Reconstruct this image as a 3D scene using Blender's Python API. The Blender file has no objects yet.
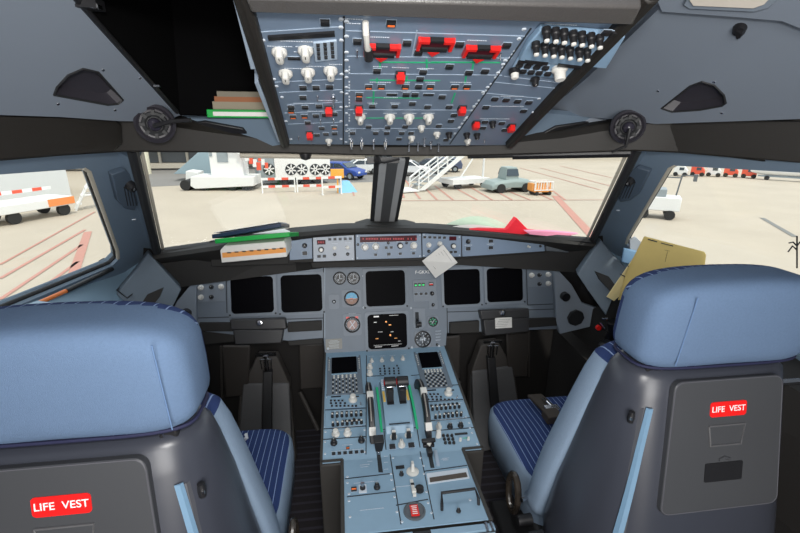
import bpy, math, random
from mathutils import Vector as V, Matrix as M4
random.seed(7)
SC = bpy.context.scene
COL = SC.collection
R = math.radians

# ------------------------------------------------------------------ camera
CAM = V((-.169, 0, 1.5)); YAW, PIT, ROL, F = R(7.77), R(17.99), R(.45), 437.0
fw = V((math.sin(YAW)*math.cos(PIT), math.cos(YAW)*math.cos(PIT), -math.sin(PIT)))
r0 = V((math.cos(YAW), -math.sin(YAW), 0)); u0 = r0.cross(fw)
rt = math.cos(ROL)*r0 + math.sin(ROL)*u0
up = -math.sin(ROL)*r0 + math.cos(ROL)*u0
cam = bpy.data.objects.new('camera', bpy.data.cameras.new('camera'))
COL.objects.link(cam)
m = M4((rt, up, -fw)).transposed().to_4x4(); m.translation = CAM
cam.matrix_world = m
cam.data.sensor_width = 36; cam.data.lens = F/800*36; cam.data.clip_start = .02; cam.data.clip_end = 500
SC.camera = cam
def at(px, py, x=None, y=None, z=None, pl=None):
    D = fw + rt*((px-400)/F) + up*((266.5-py)/F)
    if pl is not None: t = (pl[0]-CAM).dot(pl[1])/D.dot(pl[1])
    elif x is not None: t = (x-CAM.x)/D.x
    elif y is not None: t = y/D.y
    else: t = (z-CAM.z)/D.z
    return CAM + D*t

# ------------------------------------------------------------------ materials
MATS = {}
def mat(name, col, rough=.5, metal=0, noise=.06, scale=40, bump=0, bscale=300, emit=0, spec=.5, stripes=None, ecol=None):
    if name in MATS: return MATS[name]
    a = bpy.data.materials.new(name); a.use_nodes = True
    nt = a.node_tree; N = nt.nodes; L = nt.links
    b = N['Principled BSDF']
    b.inputs['Roughness'].default_value = rough; b.inputs['Metallic'].default_value = metal
    b.inputs['Specular IOR Level'].default_value = spec
    tc = N.new('ShaderNodeTexCoord')
    nz = N.new('ShaderNodeTexNoise'); nz.inputs['Scale'].default_value = scale; nz.inputs['Detail'].default_value = 4
    L.new(tc.outputs['Object'], nz.inputs['Vector'])
    mx = N.new('ShaderNodeMix'); mx.data_type = 'RGBA'
    c = list(col)+[1]
    mx.inputs[6].default_value = [v*(1-noise) for v in col]+[1]; mx.inputs[7].default_value = [min(1, v*(1+noise)) for v in col]+[1]
    L.new(nz.outputs['Fac'], mx.inputs[0]); out = mx.outputs[2]
    if stripes:
        scol, freq, wid, ax = stripes
        sp = N.new('ShaderNodeSeparateXYZ'); L.new(tc.outputs['Object'], sp.inputs[0])
        m1 = N.new('ShaderNodeMath'); m1.operation = 'MULTIPLY'; m1.inputs[1].default_value = freq; L.new(sp.outputs[ax], m1.inputs[0])
        m2 = N.new('ShaderNodeMath'); m2.operation = 'FRACT'; L.new(m1.outputs[0], m2.inputs[0])
        m3 = N.new('ShaderNodeMath'); m3.operation = 'LESS_THAN'; m3.inputs[1].default_value = wid; L.new(m2.outputs[0], m3.inputs[0])
        m5 = N.new('ShaderNodeMix'); m5.data_type = 'RGBA'; m5.inputs[7].default_value = list(scol)+[1]
        L.new(m3.outputs[0], m5.inputs[0]); L.new(out, m5.inputs[6]); out = m5.outputs[2]
    L.new(out, b.inputs['Base Color'])
    if emit:
        b.inputs['Emission Color'].default_value = list(ecol or col)+[1]; b.inputs['Emission Strength'].default_value = emit
    if bump:
        n2 = N.new('ShaderNodeTexNoise'); n2.inputs['Scale'].default_value = bscale; L.new(tc.outputs['Object'], n2.inputs['Vector'])
        bp = N.new('ShaderNodeBump'); bp.inputs['Strength'].default_value = bump; bp.inputs['Distance'].default_value = .002
        L.new(n2.outputs['Fac'], bp.inputs['Height']); L.new(bp.outputs[0], b.inputs['Normal'])
    MATS[name] = a
    return a
def glass(name, tint=(1, 1, 1), gl=1.0, add=0):
    if name in MATS: return MATS[name]
    a = bpy.data.materials.new(name); a.use_nodes = True
    nt = a.node_tree; N = nt.nodes; L = nt.links; N.remove(N['Principled BSDF'])
    t = N.new('ShaderNodeBsdfTransparent'); t.inputs[0].default_value = list(tint)+[1]
    g = N.new('ShaderNodeBsdfGlossy'); g.inputs['Roughness'].default_value = .02
    lw = N.new('ShaderNodeLayerWeight'); lw.inputs[0].default_value = .5
    f = N.new('ShaderNodeMath'); f.operation = 'POWER'; f.inputs[1].default_value = 5; L.new(lw.outputs['Facing'], f.inputs[0])
    mu = N.new('ShaderNodeMath'); mu.operation = 'MULTIPLY_ADD'; mu.inputs[1].default_value = gl*.9; mu.inputs[2].default_value = .035+add; L.new(f.outputs[0], mu.inputs[0])
    mx = N.new('ShaderNodeMixShader'); L.new(mu.outputs[0], mx.inputs[0]); L.new(t.outputs[0], mx.inputs[1]); L.new(g.outputs[0], mx.inputs[2])
    L.new(mx.outputs[0], N['Material Output'].inputs[0]); MATS[name] = a
    return a
mPanel = mat('panel_blue_grey', (.175, .235, .325), .42, noise=.05, scale=25)
mPed = mat('pedestal_blue', (.25, .385, .51), .4, noise=.06, scale=25)
mMip = mat('panel_grey', (.155, .19, .235), .5, noise=.05, scale=20)
mBezel = mat('bezel_grey', (.19, .225, .27), .5, noise=.04)
mSeam = mat('seam_dark', (.02, .025, .03), .7)
mPale = mat('printed_white', (.62, .68, .75), .6, noise=.03)
mLine = mat('edge_pale_blue', (.38, .47, .58), .5, noise=.03)
mGreen = mat('printed_green', (.02, .5, .22), .6)
mBlack = mat('black_plastic', (.012, .012, .014), .45)
mBlk2 = mat('black_matte', (.02, .019, .018), .75, bump=.2)
mScreen = mat('dark_screen', (.003, .003, .004), .4, noise=0, spec=.02)
mWhite = mat('white_plastic', (.68, .67, .63), .35, noise=.03)
mChrome = mat('chrome', (.7, .7, .72), .2, 1)
mRed = mat('red_plastic', (.72, .015, .012), .35)
mOr = mat('orange_legend', (.85, .17, .03), .5, emit=.25)
mRedDisp = mat('red_digits', (.4, .03, .04), .5, emit=.2)
mMaroon = mat('red_tinted_window', (.06, .008, .014), .3, spec=.1)
mBrow = mat('brow_grey_brown', (.013, .011, .009), .6, noise=.12, scale=12, bump=.15)
mTrimBlk = mat('frame_rubber', (.017, .018, .02), .6)
mCream = mat('window_seal', (.5, .46, .38), .6)
mLiner = mat('liner_blue_grey', (.185, .215, .26), .42, noise=.05, scale=6)
mWall = mat('wall_blue_grey', (.15, .205, .27), .5, noise=.05, scale=6)
mWallD = mat('wall_grey', (.1, .115, .13), .55, noise=.06, scale=6)
mLedge = mat('ledge_blue', (.22, .33, .43), .45, noise=.05, scale=8)
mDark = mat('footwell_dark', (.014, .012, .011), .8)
mPedal = mat('pedal_grey', (.09, .09, .094), .5, noise=.08)
mPedalB = mat('pedal_brown_black', (.048, .042, .038), .6)
mFab = mat('seat_fabric_light_blue', (.125, .19, .305), .92, noise=.09, scale=260, bump=.5, bscale=900, spec=.2)
mFabS = mat('seat_fabric_side', (.24, .32, .43), .9, noise=.06, scale=200, bump=.4, bscale=900, spec=.2)
mPin = mat('seat_fabric_pinstripe', (.028, .05, .15), .9, noise=.1, scale=200, bump=.3, bscale=900, spec=.2, stripes=((.25, .34, .55), 55, .11, 0))
mNavy = mat('navy_piping', (.012, .014, .05), .8)
mShell = mat('seat_shell', (.043, .047, .062), .32, noise=.06, scale=6)
mShell2 = mat('seat_door', (.058, .06, .066), .42, noise=.06, scale=6)
mLabelRed = mat('label_red', (.85, .012, .012), .4)
mText = mat('text_white', (.9, .9, .9), .5, noise=0)
mPaper = mat('paper_white', (.72, .71, .68), .8, noise=.04, scale=60)
mYellow = mat('paper_yellow', (.64, .49, .17), .8, noise=.05)
mCreamP = mat('paper_cream', (.75, .62, .3), .8)
mGr = mat('binder_green', (.01, .36, .06), .35)
mNv = mat('binder_navy', (.012, .03, .07), .35)
mOrP = mat('orange_paper', (.8, .33, .08), .7)
mRedP = mat('red_cloth', (.8, .01, .03), .7)
mPink = mat('pink_cloth', (.85, .3, .45), .7)

# ------------------------------------------------------------------ mesh builder
def rmat(axis_y, n):
    y = axis_y.normalized(); z = n.normalized(); x = y.cross(z).normalized(); y = z.cross(x)
    return M4((x, y, z)).transposed()
class MB:
    def __init__(s, *mats):
        s.v = []; s.f = []; s.mi = []; s.mats = list(mats) or [None]; s.cur = 0; s.X = None
    def use(s, m):
        if m not in s.mats: s.mats.append(m)
        s.cur = s.mats.index(m); return s
    def add(s, vs, fs):
        o = len(s.v)
        for p in vs:
            p = V(p)
            s.v.append(s.X @ p if s.X is not None else p)
        for f in fs: s.f.append(tuple(i+o for i in f)); s.mi.append(s.cur)
        return s
    def box(s, c, sz, rot=None, top=1.0):
        hx, hy, hz = sz[0]/2, sz[1]/2, sz[2]/2; c = V(c)
        vs = []
        for z, k in ((-hz, 1), (hz, top)):
            for x, y in ((-hx, -hy), (hx, -hy), (hx, hy), (-hx, hy)):
                p = V((x*k, y*k, z)); vs.append(c + (rot @ p if rot else p))
        return s.add(vs, [(3, 2, 1, 0), (4, 5, 6, 7), (0, 1, 5, 4), (1, 2, 6, 5), (2, 3, 7, 6), (3, 0, 4, 7)])
    def cyl(s, p0, p1, r0, r1=None, n=16):
        p0 = V(p0); p1 = V(p1); r1 = r0 if r1 is None else r1
        d = (p1-p0).normalized(); a = d.orthogonal().normalized(); b = d.cross(a)
        vs = []
        for p, r in ((p0, r0), (p1, r1)):
            for i in range(n):
                t = 2*math.pi*i/n; vs.append(p + a*math.cos(t)*r + b*math.sin(t)*r)
        fs = [(i, (i+1) % n, n+(i+1) % n, n+i) for i in range(n)]
        fs += [tuple(range(n-1, -1, -1)), tuple(range(n, 2*n))]
        return s.add(vs, fs)
    def lathe(s, prof, n=20, c=(0, 0, 0)):
        vs = []; fs = []; c = V(c)
        for r, z in prof:
            for i in range(n):
                t = 2*math.pi*i/n; vs.append(c + V((r*math.cos(t), r*math.sin(t), z)))
        for j in range(len(prof)-1):
            for i in range(n): fs.append((j*n+i, j*n+(i+1) % n, (j+1)*n+(i+1) % n, (j+1)*n+i))
        fs += [tuple(range(n-1, -1, -1)), tuple(range((len(prof)-1)*n, len(prof)*n))]
        return s.add(vs, fs)
    def tube(s, pts, r, n=10):
        pts = [V(p) for p in pts]; vs = []; fs = []; ref = None
        for k, p in enumerate(pts):
            d = (pts[min(k+1, len(pts)-1)]-pts[max(k-1, 0)]).normalized()
            a = d.orthogonal().normalized() if ref is None else (ref - d*ref.dot(d)).normalized()
            ref = a; b = d.cross(a); rr = r[k] if isinstance(r, (list, tuple)) else r
            for i in range(n):
                t = 2*math.pi*i/n; vs.append(p + a*math.cos(t)*rr + b*math.sin(t)*rr)
        for j in range(len(pts)-1):
            for i in range(n): fs.append((j*n+i, j*n+(i+1) % n, (j+1)*n+(i+1) % n, (j+1)*n+i))
        fs += [tuple(range(n-1, -1, -1)), tuple(range((len(pts)-1)*n, len(pts)*n))]
        return s.add(vs, fs)
    def prism(s, pts, d):                       # polygon pts pushed along vector d
        pts = [V(p) for p in pts]; d = V(d); n = len(pts)
        nn = V((0, 0, 0))
        for i in range(n): nn += pts[i].cross(pts[(i+1) % n])
        if nn.dot(d) > 0: pts = pts[::-1]
        return s.add(pts+[p+d for p in pts], [tuple(range(n)), tuple(range(2*n-1, n-1, -1))] + [(i+n, (i+1) % n+n, (i+1) % n, i)[::1] for i in range(n)])
    def loft(s, secs, cap=True):
        n = len(secs[0]); vs = [p for q in secs for p in q]; fs = []
        for j in range(len(secs)-1):
            for i in range(n): fs.append((j*n+i, j*n+(i+1) % n, (j+1)*n+(i+1) % n, (j+1)*n+i))
        if cap: fs += [tuple(range(n-1, -1, -1)), tuple(range((len(secs)-1)*n, len(secs)*n))]
        return s.add(vs, fs)
    def mesh(s, name, off=None, smooth=30):
        me = bpy.data.meshes.new(name)
        vs = [tuple(p-off) if off is not None else tuple(p) for p in s.v]
        me.from_pydata(vs, [], s.f)
        for q in s.mats: me.materials.append(q)
        for i, p in enumerate(me.polygons): p.material_index = s.mi[i]
        me.validate(); me.update()
        if smooth:
            for p in me.polygons: p.use_smooth = True
            try: me.set_sharp_from_angle(angle=R(smooth))
            except Exception: pass
        return me
W = {}
def tag(o, label=None, cat=None, group=None, kind=None):
    if label: o['label'] = label
    if cat: o['category'] = cat
    if group: o['group'] = group
    if kind: o['kind'] = kind
    return o
def thing(name, loc, label, cat, group=None):
    o = bpy.data.objects.new(name, None); COL.objects.link(o); o.location = loc; o.empty_display_size = .05
    W[o] = M4.Translation(V(loc)); return tag(o, label, cat, group)
def link(name, me, parent=None, world=None, bev=0, label=None, sub=0):
    o = bpy.data.objects.new(name, me); COL.objects.link(o)
    world = world if world is not None else M4.Identity(4)
    W[o] = world
    if parent is not None:
        o.parent = parent; o.matrix_basis = W[parent].inverted() @ world
    else: o.matrix_basis = world
    if bev:
        b = o.modifiers.new('b', 'BEVEL'); b.width = bev; b.segments = 2; b.limit_method = 'ANGLE'; b.angle_limit = R(40); b.harden_normals = False
    if sub:
        q = o.modifiers.new('s', 'SUBSURF'); q.levels = sub; q.render_levels = sub
    if label: o['label'] = label
    return o
def part(name, mb, parent=None, bev=0, label=None, sub=0, smooth=30):      # world-coordinate geometry, origin moved to its own centre
    c = sum((V(p) for p in mb.v), V((0, 0, 0)))/max(1, len(mb.v))
    return link(name, mb.mesh(name, c, smooth), parent, M4.Translation(c), bev, label, sub)
def struct(name, mb, parent=None, bev=0, smooth=30):
    o = part(name, mb, parent, bev, smooth=smooth)
    if parent is None: o['kind'] = 'structure'
    return o
def sgn(a): return -1 if a < 0 else 1
def sq(a, e): return sgn(a)*abs(a)**e
def text_mesh(txt, size, align='CENTER', ext=.0004, m=None):
    cu = bpy.data.curves.new('t', 'FONT'); cu.body = txt; cu.size = size; cu.align_x = align; cu.align_y = 'CENTER'; cu.extrude = ext; cu.offset = size*.004
    o = bpy.data.objects.new('t', cu); COL.objects.link(o)
    dg = bpy.context.evaluated_depsgraph_get(); me = bpy.data.meshes.new_from_object(o.evaluated_get(dg))
    bpy.data.objects.remove(o); me.materials.clear(); me.materials.append(m or mText); me.name = 'lettering'
    return me

ped = None
# ------------------------------------------------------------------ panel frames and control templates
class Panel:
    def __init__(s, o, yd):
        s.o = V(o); y = V(yd).normalized(); x = V((1, 0, 0)); n = x.cross(y)
        s.x, s.y, s.n = x, y, n; s.pl = (s.o, n)
        s.mat = M4((x, y, n)).transposed().to_4x4(); s.mat.translation = s.o
    def uv(s, px, py, h=0):
        p = at(px, py, pl=(s.o+s.n*h, s.n)) - s.o; return p.dot(s.x), p.dot(s.y)
    def w(s, u, v, h=0): return s.o+s.x*u+s.y*v+s.n*h
    def M(s, px, py, h=0, rot=0, sc=1):
        u, v = s.uv(px, py, h); q = s.mat.copy(); q.translation = s.w(u, v, h)
        return q @ M4.Rotation(R(rot), 4, 'Z') @ M4.Scale(sc, 4)
    def rect(s, mb, a, b, h0, h1):          # px corner a to px corner b as a box on the panel
        u0, v0 = s.uv(*a); u1, v1 = s.uv(*b)
        mb.box(((u0+u1)/2, (v0+v1)/2, (h0+h1)/2), (abs(u1-u0), abs(v1-v0), h1-h0))
OV = Panel((0, 1.225, 1.4545), (0, -.512, .1955))
tl = R(16.9); MIP = Panel((0, 1.727, .833), (0, math.sin(tl), math.cos(tl)))
GS = Panel((0, 1.60, 1.05), (0, .15, 1))
PA = Panel((0, 1.12, .505), (0, .525, .08))
PB = Panel((0, 1.12, .505), (0, .29, -.004))

T = {}
def tm(name, mb): T[name] = mb.mesh(name); return T[name]
b = MB(mWhite)                                   # pointer knob seen on the overhead
b.lathe([(.0105, 0), (.0105, .004), (.008, .007)]); b.loft([[V((rx*sq(math.cos(i*math.pi/12), .8), ry*sq(math.sin(i*math.pi/12), .8)+.001, z)) for i in range(24)] for z, rx, ry in ((.004, .0062, .0115), (.011, .0060, .0115), (.0145, .0052, .0105), (.0155, .0035, .0085))]); b.use(mBlack).box((0, .006, .0157), (.0012, .006, .0006))
tm('pointer_knob', b)
b = MB(mWhite); b.lathe([(.009, 0), (.009, .003), (.0068, .005), (.0062, .013), (.005, .0145)]); tm('round_knob', b)
b = MB(mBlack); b.lathe([(.009, 0), (.009, .004), (.0068, .006), (.0062, .013), (.005, .0145)]); b.use(mWhite).box((0, .003, .0148), (.001, .005, .0006)); tm('dark_knob', b)
b = MB(mBlack); b.lathe([(.0085, 0), (.0085, .006), (.0068, .007)], 16); b.use(mWhite).lathe([(.0062, .007), (.0058, .013), (.004, .0145)], 16); tm('ringed_knob', b)
b = MB(mBlack); b.lathe([(.0068, 0), (.0068, .008), (.0054, .010), (.005, .019)], 14); b.use(mWhite).lathe([(.0042, .019), (.0040, .0215), (.002, .0225)], 12); tm('volume_knob', b)
b = MB(mChrome); b.lathe([(.0045, 0), (.0045, .003), (.003, .004)], 10); b.tube([(0, 0, .003), (0, -.004, .012), (0, -.008, .020)], [.0016, .0019, .003], 8); tm('toggle_switch', b)
b = MB(mWhite); b.lathe([(.0045, 0), (.0045, .003), (.003, .004)], 10); b.box((0, -.002, .011), (.010, .007, .016), top=.8); tm('lever_switch', b)
b = MB(mLine); b.box((0, 0, .0005), (.0165, .0135, .001)); b.use(mBlack).box((0, 0, .003), (.0145, .0115, .005), top=.92); tm('push_button', b)
b = MB(mLine); b.box((0, 0, .0005), (.0165, .0135, .001)); b.use(mBlack).box((0, 0, .003), (.0145, .0115, .005), top=.92); b.use(mOr).box((0, -.0022, .0057), (.011, .004, .0005)); tm('lit_button', b)
b = MB(mLine); b.box((0, 0, .0005), (.0265, .0095, .001)); b.use(mBlack).box((0, 0, .002), (.0245, .0075, .003), top=.95); tm('wide_button', b)
b = MB(mLine); b.box((0, 0, .0005), (.010, .0085, .001)); b.use(mBlack).box((0, 0, .0025), (.0088, .0072, .004), top=.9); tm('small_button', b)
b = MB(mPale); b.lathe([(.0042, 0), (.0042, .0012), (.003, .002)], 12); b.use(mSeam).box((0, 0, .0021), (.005, .0009, .0005)); tm('fastener', b)
b = MB(mBlack); b.box((0, 0, .003), (.017, .016, .006)); b.use(mRed).box((0, -.002, .011), (.0155, .016, .010), top=.85); b.box((0, .007, .010), (.011, .004, .014)); tm('guarded_switch', b)
b = MB(mRed)
b.box((-.027, 0, .004), (.006, .030, .008), top=.9); b.box((.027, 0, .004), (.006, .030, .008), top=.9); b.box((-.0185, .0125, .005), (.014, .007, .008)); b.box((.0185, .0125, .005), (.014, .007, .008))
b.use(mMaroon).box((0, .002, .003), (.047, .020, .005)); b.use(mBlack).box((0, -.009, .005), (.047, .010, .008), top=.9); b.box((0, .0135, .004), (.022, .006, .007))
b.use(mRed).prism([(-.010, -.015, .004), (.010, -.015, .004), (0, -.028, .004)], (0, 0, .005))
tm('fire_guard', b)
b = MB(mWhite); b.box((0, 0, .0012), (.0042, .0034, .0024), top=.85); tm('key', b)
b = MB(mBlack); b.box((0, 0, .002), (.0062, .0052, .004), top=.85); tm('dark_key', b)

def ctl(P, tn, name, root, px, py, rot=0, sc=1, h=.0005, label=None):
    return link(name, T[tn], root, P.M(px, py, h, rot, sc), label=label)
def ctls(P, tn, name, root, pts, rot=0, sc=1, h=.0005):
    for p in pts: ctl(P, tn, name, root, p[0], p[1], rot, sc, h)
def strip(P, mb, a, b_, w, h0=.0005, h1=.001):
    u0, v0 = P.uv(*a); u1, v1 = P.uv(*b_); A = V((u0, v0, 0)); B = V((u1, v1, 0)); d = (B-A).normalized(); s = V((-d.y, d.x, 0))*w/2
    mb.prism([A-s+V((0, 0, h0)), B-s+V((0, 0, h0)), B+s+V((0, 0, h0)), A+s+V((0, 0, h0))], (0, 0, h1-h0))
def pobj(P, name, mb, root, bev=0, label=None, smooth=30):
    return link(name, mb.mesh(name, None, smooth), root, P.mat.copy(), bev, label)
def ppoly(P, mb, pts, h0, h1):
    mb.prism([V((*P.uv(*p), h0)) for p in pts], (0, 0, h1-h0))
def legend(P, root, pts, w=.012, name='printed_legend', m=None):
    mb = MB(m or mPale); zb = {id(OV): .0009, id(MIP): .0009, id(GS): .0046, id(PA): .0046 if root is not ped else .0030, id(PB): .003}[id(P)] if P is not None else .0009
    if P is PA and root is not ped: zb = .0056
    for q in pts:
        u, v = P.uv(q[0], q[1]); ww = q[2] if len(q) > 2 else w; x = u-ww/2
        while x < u+ww/2:
            k = random.choice((.0016, .0026, .0034)); mb.box((x+k/2, v, zb), (k, .0016, .0006)); x += k+.0009
    return pobj(P, name, mb, root)

# ================================================================== OUTER SHELL OF THE COCKPIT
BO, TO, BC, TC = V((.805, 1.551, 1.069)), V((.679, 1.205, 1.419)), V((0, 1.82, 1.088)), V((0, 1.472, 1.40))
def mx(p, s): return V((s*p[0], p[1], p[2]))
sideA, sideB, sideD = V((.90, 1.49, 1.055)), V((1.05, 1.164, 1.038)), V((.769, 1.156, 1.395))
sn = (sideB-sideA).cross(sideD-sideA).normalized()
# windshields
gm = glass('windscreen_glass', (.97, .98, .97), 1.0, .0)
for s, nm in ((-1, 'window_1'), (1, 'window_2')):
    q = [BO, TO, TC, BC]
    cen = sum((mx(p, s) for p in q), V((0, 0, 0)))/4
    nrm = (mx(TO, s)-mx(BO, s)).cross(mx(BC, s)-mx(BO, s)).normalized()
    if nrm.y < 0: nrm = -nrm
    q = [BO, TO+(TO-BO).normalized()*.03, TC+(TC-BC).normalized()*.03, BC]
    g = MB(gm); g.prism([mx(p, s)+nrm*.02 for p in q], nrm*.012)
    w = part(nm, g); w['kind'] = 'structure'
    fr = MB(mTrimBlk)
    pts = [mx(p, s) for p in q]
    for a, b_ in ((0, 1), (1, 2), (3, 0)):
        fr.tube([pts[a], pts[b_]], {0: .014, 1: .008, 3: .016}[a], 8)
    link('window_frame', fr.mesh('window_frame', cen), w, M4.Translation(cen))
    se = MB(mCream)
    inn = [p+(cen-p).normalized()*.022 for p in pts]
    se.tube([inn[1]+nrm*.010, inn[2]+nrm*.010], .006, 8)
    se.tube([inn[0]+nrm*.012, inn[1]+nrm*.012], .005, 8)
    link('window_seal', se.mesh('window_seal', cen), w, M4.Translation(cen))
# side wall ring with window hole (left, from which the right is mirrored)
Lpl = (mx(sideA, -1), mx(sn, -1))
inner = [at(-90, 181, pl=Lpl), at(84, 168.5, pl=Lpl), at(90, 172, pl=Lpl), at(105, 214, pl=Lpl), at(118.5, 252, pl=Lpl), at(119, 259, pl=Lpl), at(112, 266, pl=Lpl), at(60, 288, pl=Lpl), at(0, 313, pl=Lpl), at(-90, 350, pl=Lpl)]
outer = [at(-120, 164, pl=Lpl), at(84, 150, pl=Lpl), at(116, 150, pl=Lpl), at(140, 214, pl=Lpl), at(153, 256, pl=Lpl), at(160, 274, pl=Lpl), at(118, 276, pl=Lpl), at(60, 302, pl=Lpl), at(0, 330, pl=Lpl), at(-120, 385, pl=Lpl)]
for s, nm, wn in ((-1, 'wall_left', 'window_3'), (1, 'wall_right', 'window_4')):
    k = -s
    I = [mx(p, k) for p in inner]; O = [mx(p, k) for p in outer]; n = mx(sn, s)
    if n.x*s < 0: n = -n
    wl = MB(mWall)
    for d0 in (0,):
        nI = len(I)
        vs = I+O+[p+n*.035 for p in I]+[p+n*.035 for p in O]
        fs = []
        for i in range(nI):
            j = (i+1) % nI
            fs += [(i, j, nI+j, nI+i), (2*nI+i, 2*nI+j, j, i), (3*nI+i, 3*nI+j, 2*nI+j, 2*nI+i)]
        wl.add(vs, fs)
    # fuselage side further aft and below, closing the room
    wl.add([mx((1.06, 1.16, 1.04), s), mx((1.12, .9, .95), s), mx((1.22, -.9, .95), s), mx((1.22, -.9, -.02), s), mx((1.16, 1.9, -.02), s), mx((1.16, 1.9, .8), s), mx((1.0, 1.5, .95), s)], [(0, 1, 2, 3, 4, 5, 6)])
    E1 = [mx(p, k) for p in outer[1:6]]; E2 = [mx((.655, 1.20, 1.435), s), mx((.68, 1.22, 1.40), s), mx((.745, 1.39, 1.24), s), mx((.81, 1.56, 1.06), s), mx((.84, 1.62, .99), s)]
    wl.add(E1+E2, [(i, i+1, i+6, i+5) for i in range(4)])
    ww = struct(nm, wl)
    se = MB(mCream); se.tube([p+n*.004 for p in I[1:6]], .0055, 8)
    part('window_seal', se, ww)
    blk = MB(mTrimBlk); blk.tube([p+n*.016 for p in I[1:9]], .0065, 8); part('window_gasket', blk, ww)
    g = MB(gm); g.prism([p+n*.022 for p in I], n*.008)
    w = part(wn, g); w['kind'] = 'structure'
# centre post
cp = MB(mWallD)
T0, B0 = V((0, 1.452, 1.405)), V((0, 1.80, 1.075))
dd = (T0-B0); fn = V((0, -dd.z, dd.y)).normalized()
if fn.y > 0: fn = -fn
for x0, x1, mm, h in ((-.055, -.030, mTrimBlk, .0), (-.040, -.016, mat('post_light_grey', (.30, .31, .32), .5), .010), (-.017, .017, mat('post_dark', (.06, .062, .066), .5), .016), (.016, .040, MATS['post_light_grey'], .010), (.030, .055, mTrimBlk, .0)):
    cp.use(mm); cp.prism([B0+V((x0*1.0, 0, 0)), B0+V((x1*1.0, 0, 0)), T0+V((x1*1.05, 0, 0)), T0+V((x0*1.05, 0, 0))], fn*(.012+h))
post = struct('trim_1', cp)
eb = MB(mBlack); c = at(383.5, 188, y=1.60) + V((0, -.012, 0)); eb.box(c, (.05, .012, .014))
eb.use(mText)
for dx in (-.017, .017): eb.lathe([(0.0001, -.0065), (.005, -.004), (.0065, 0), (.005, .004), (.0001, .0065)], 10, c+V((dx, -.008, 0)))
eb.use(mRed).lathe([(0.0001, -.0065), (.005, -.004), (.0065, 0), (.005, .004), (.0001, .0065)], 10, c+V((0, -.008, -.001)))
part('eye_reference_balls', eb, post)
# upper bracket of the post
ub = MB(mBlack); c = at(383, 160, y=1.42); ub.box(c, (.10, .03, .018)); ub.tube([c+V((-.03, -.02, .0)), c+V((0, -.035, -.006)), c+V((.05, -.02, .004))], .003, 6); ub.cyl(c+V((-.02, -.03, -.008)), c+V((-.02, -.02, .012)), .010)
part('compass_bracket', ub, post)

# brow beam over all windows
BST = []
st = []
for px, pb, pt, y in ((-60, 166, 106, .80), (0, 161, 113, .93), (60, 156, 115.5, 1.03), (122, 152, 119, 1.12), (200, 152.5, 131, 1.22), (290, 153.5, 143, 1.30), (383, 156, 147, 1.34), (470, 156, 146, 1.30), (560, 153.5, 138.5, 1.22), (634, 151, 126, 1.12), (680, 153, 119.5, 1.07), (735, 158, 118, .98), (800, 166.5, 117.5, .90), (850, 172, 116, .83)):
    a, b_ = at(px, pb, y=y), at(px, pt, y=y); d = V((a.x*.5, .6, 0)).normalized()*.07
    if 200 <= px <= 560: d = V((0, .05, 0))
    st.append([a, b_, b_+V((0, .015, .02)), b_+d+V((0, 0, .03)), a+d]); BST.append(b_+d*.8+V((0, 0, .012)))
bm = MB(mBrow); bm.loft(st); struct('trim_2', bm, bev=.004)
# seam bevels where the thicker side sections start
for s, px in ((-1, 119), (1, 661)):
    q = MB(mBrow)
    xs = [(px-s*0, 0)]
    p = [at(px+s*4, 119, y=1.10), at(px-s*2, 125, y=1.105), at(px-s*3, 143, y=1.105), at(px+s*5, 151, y=1.10), at(px+s*140 if s > 0 else px-125, 163 if s > 0 else 160, y=.87), at(px+s*140 if s > 0 else px-125, 121 if s > 0 else 116, y=.87)]
    q.prism([v+V((0, -.006, 0)) for v in p], V((0, .010, 0))); q = struct('trim_%d' % (3 if s < 0 else 4), q, bev=.003)

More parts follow.
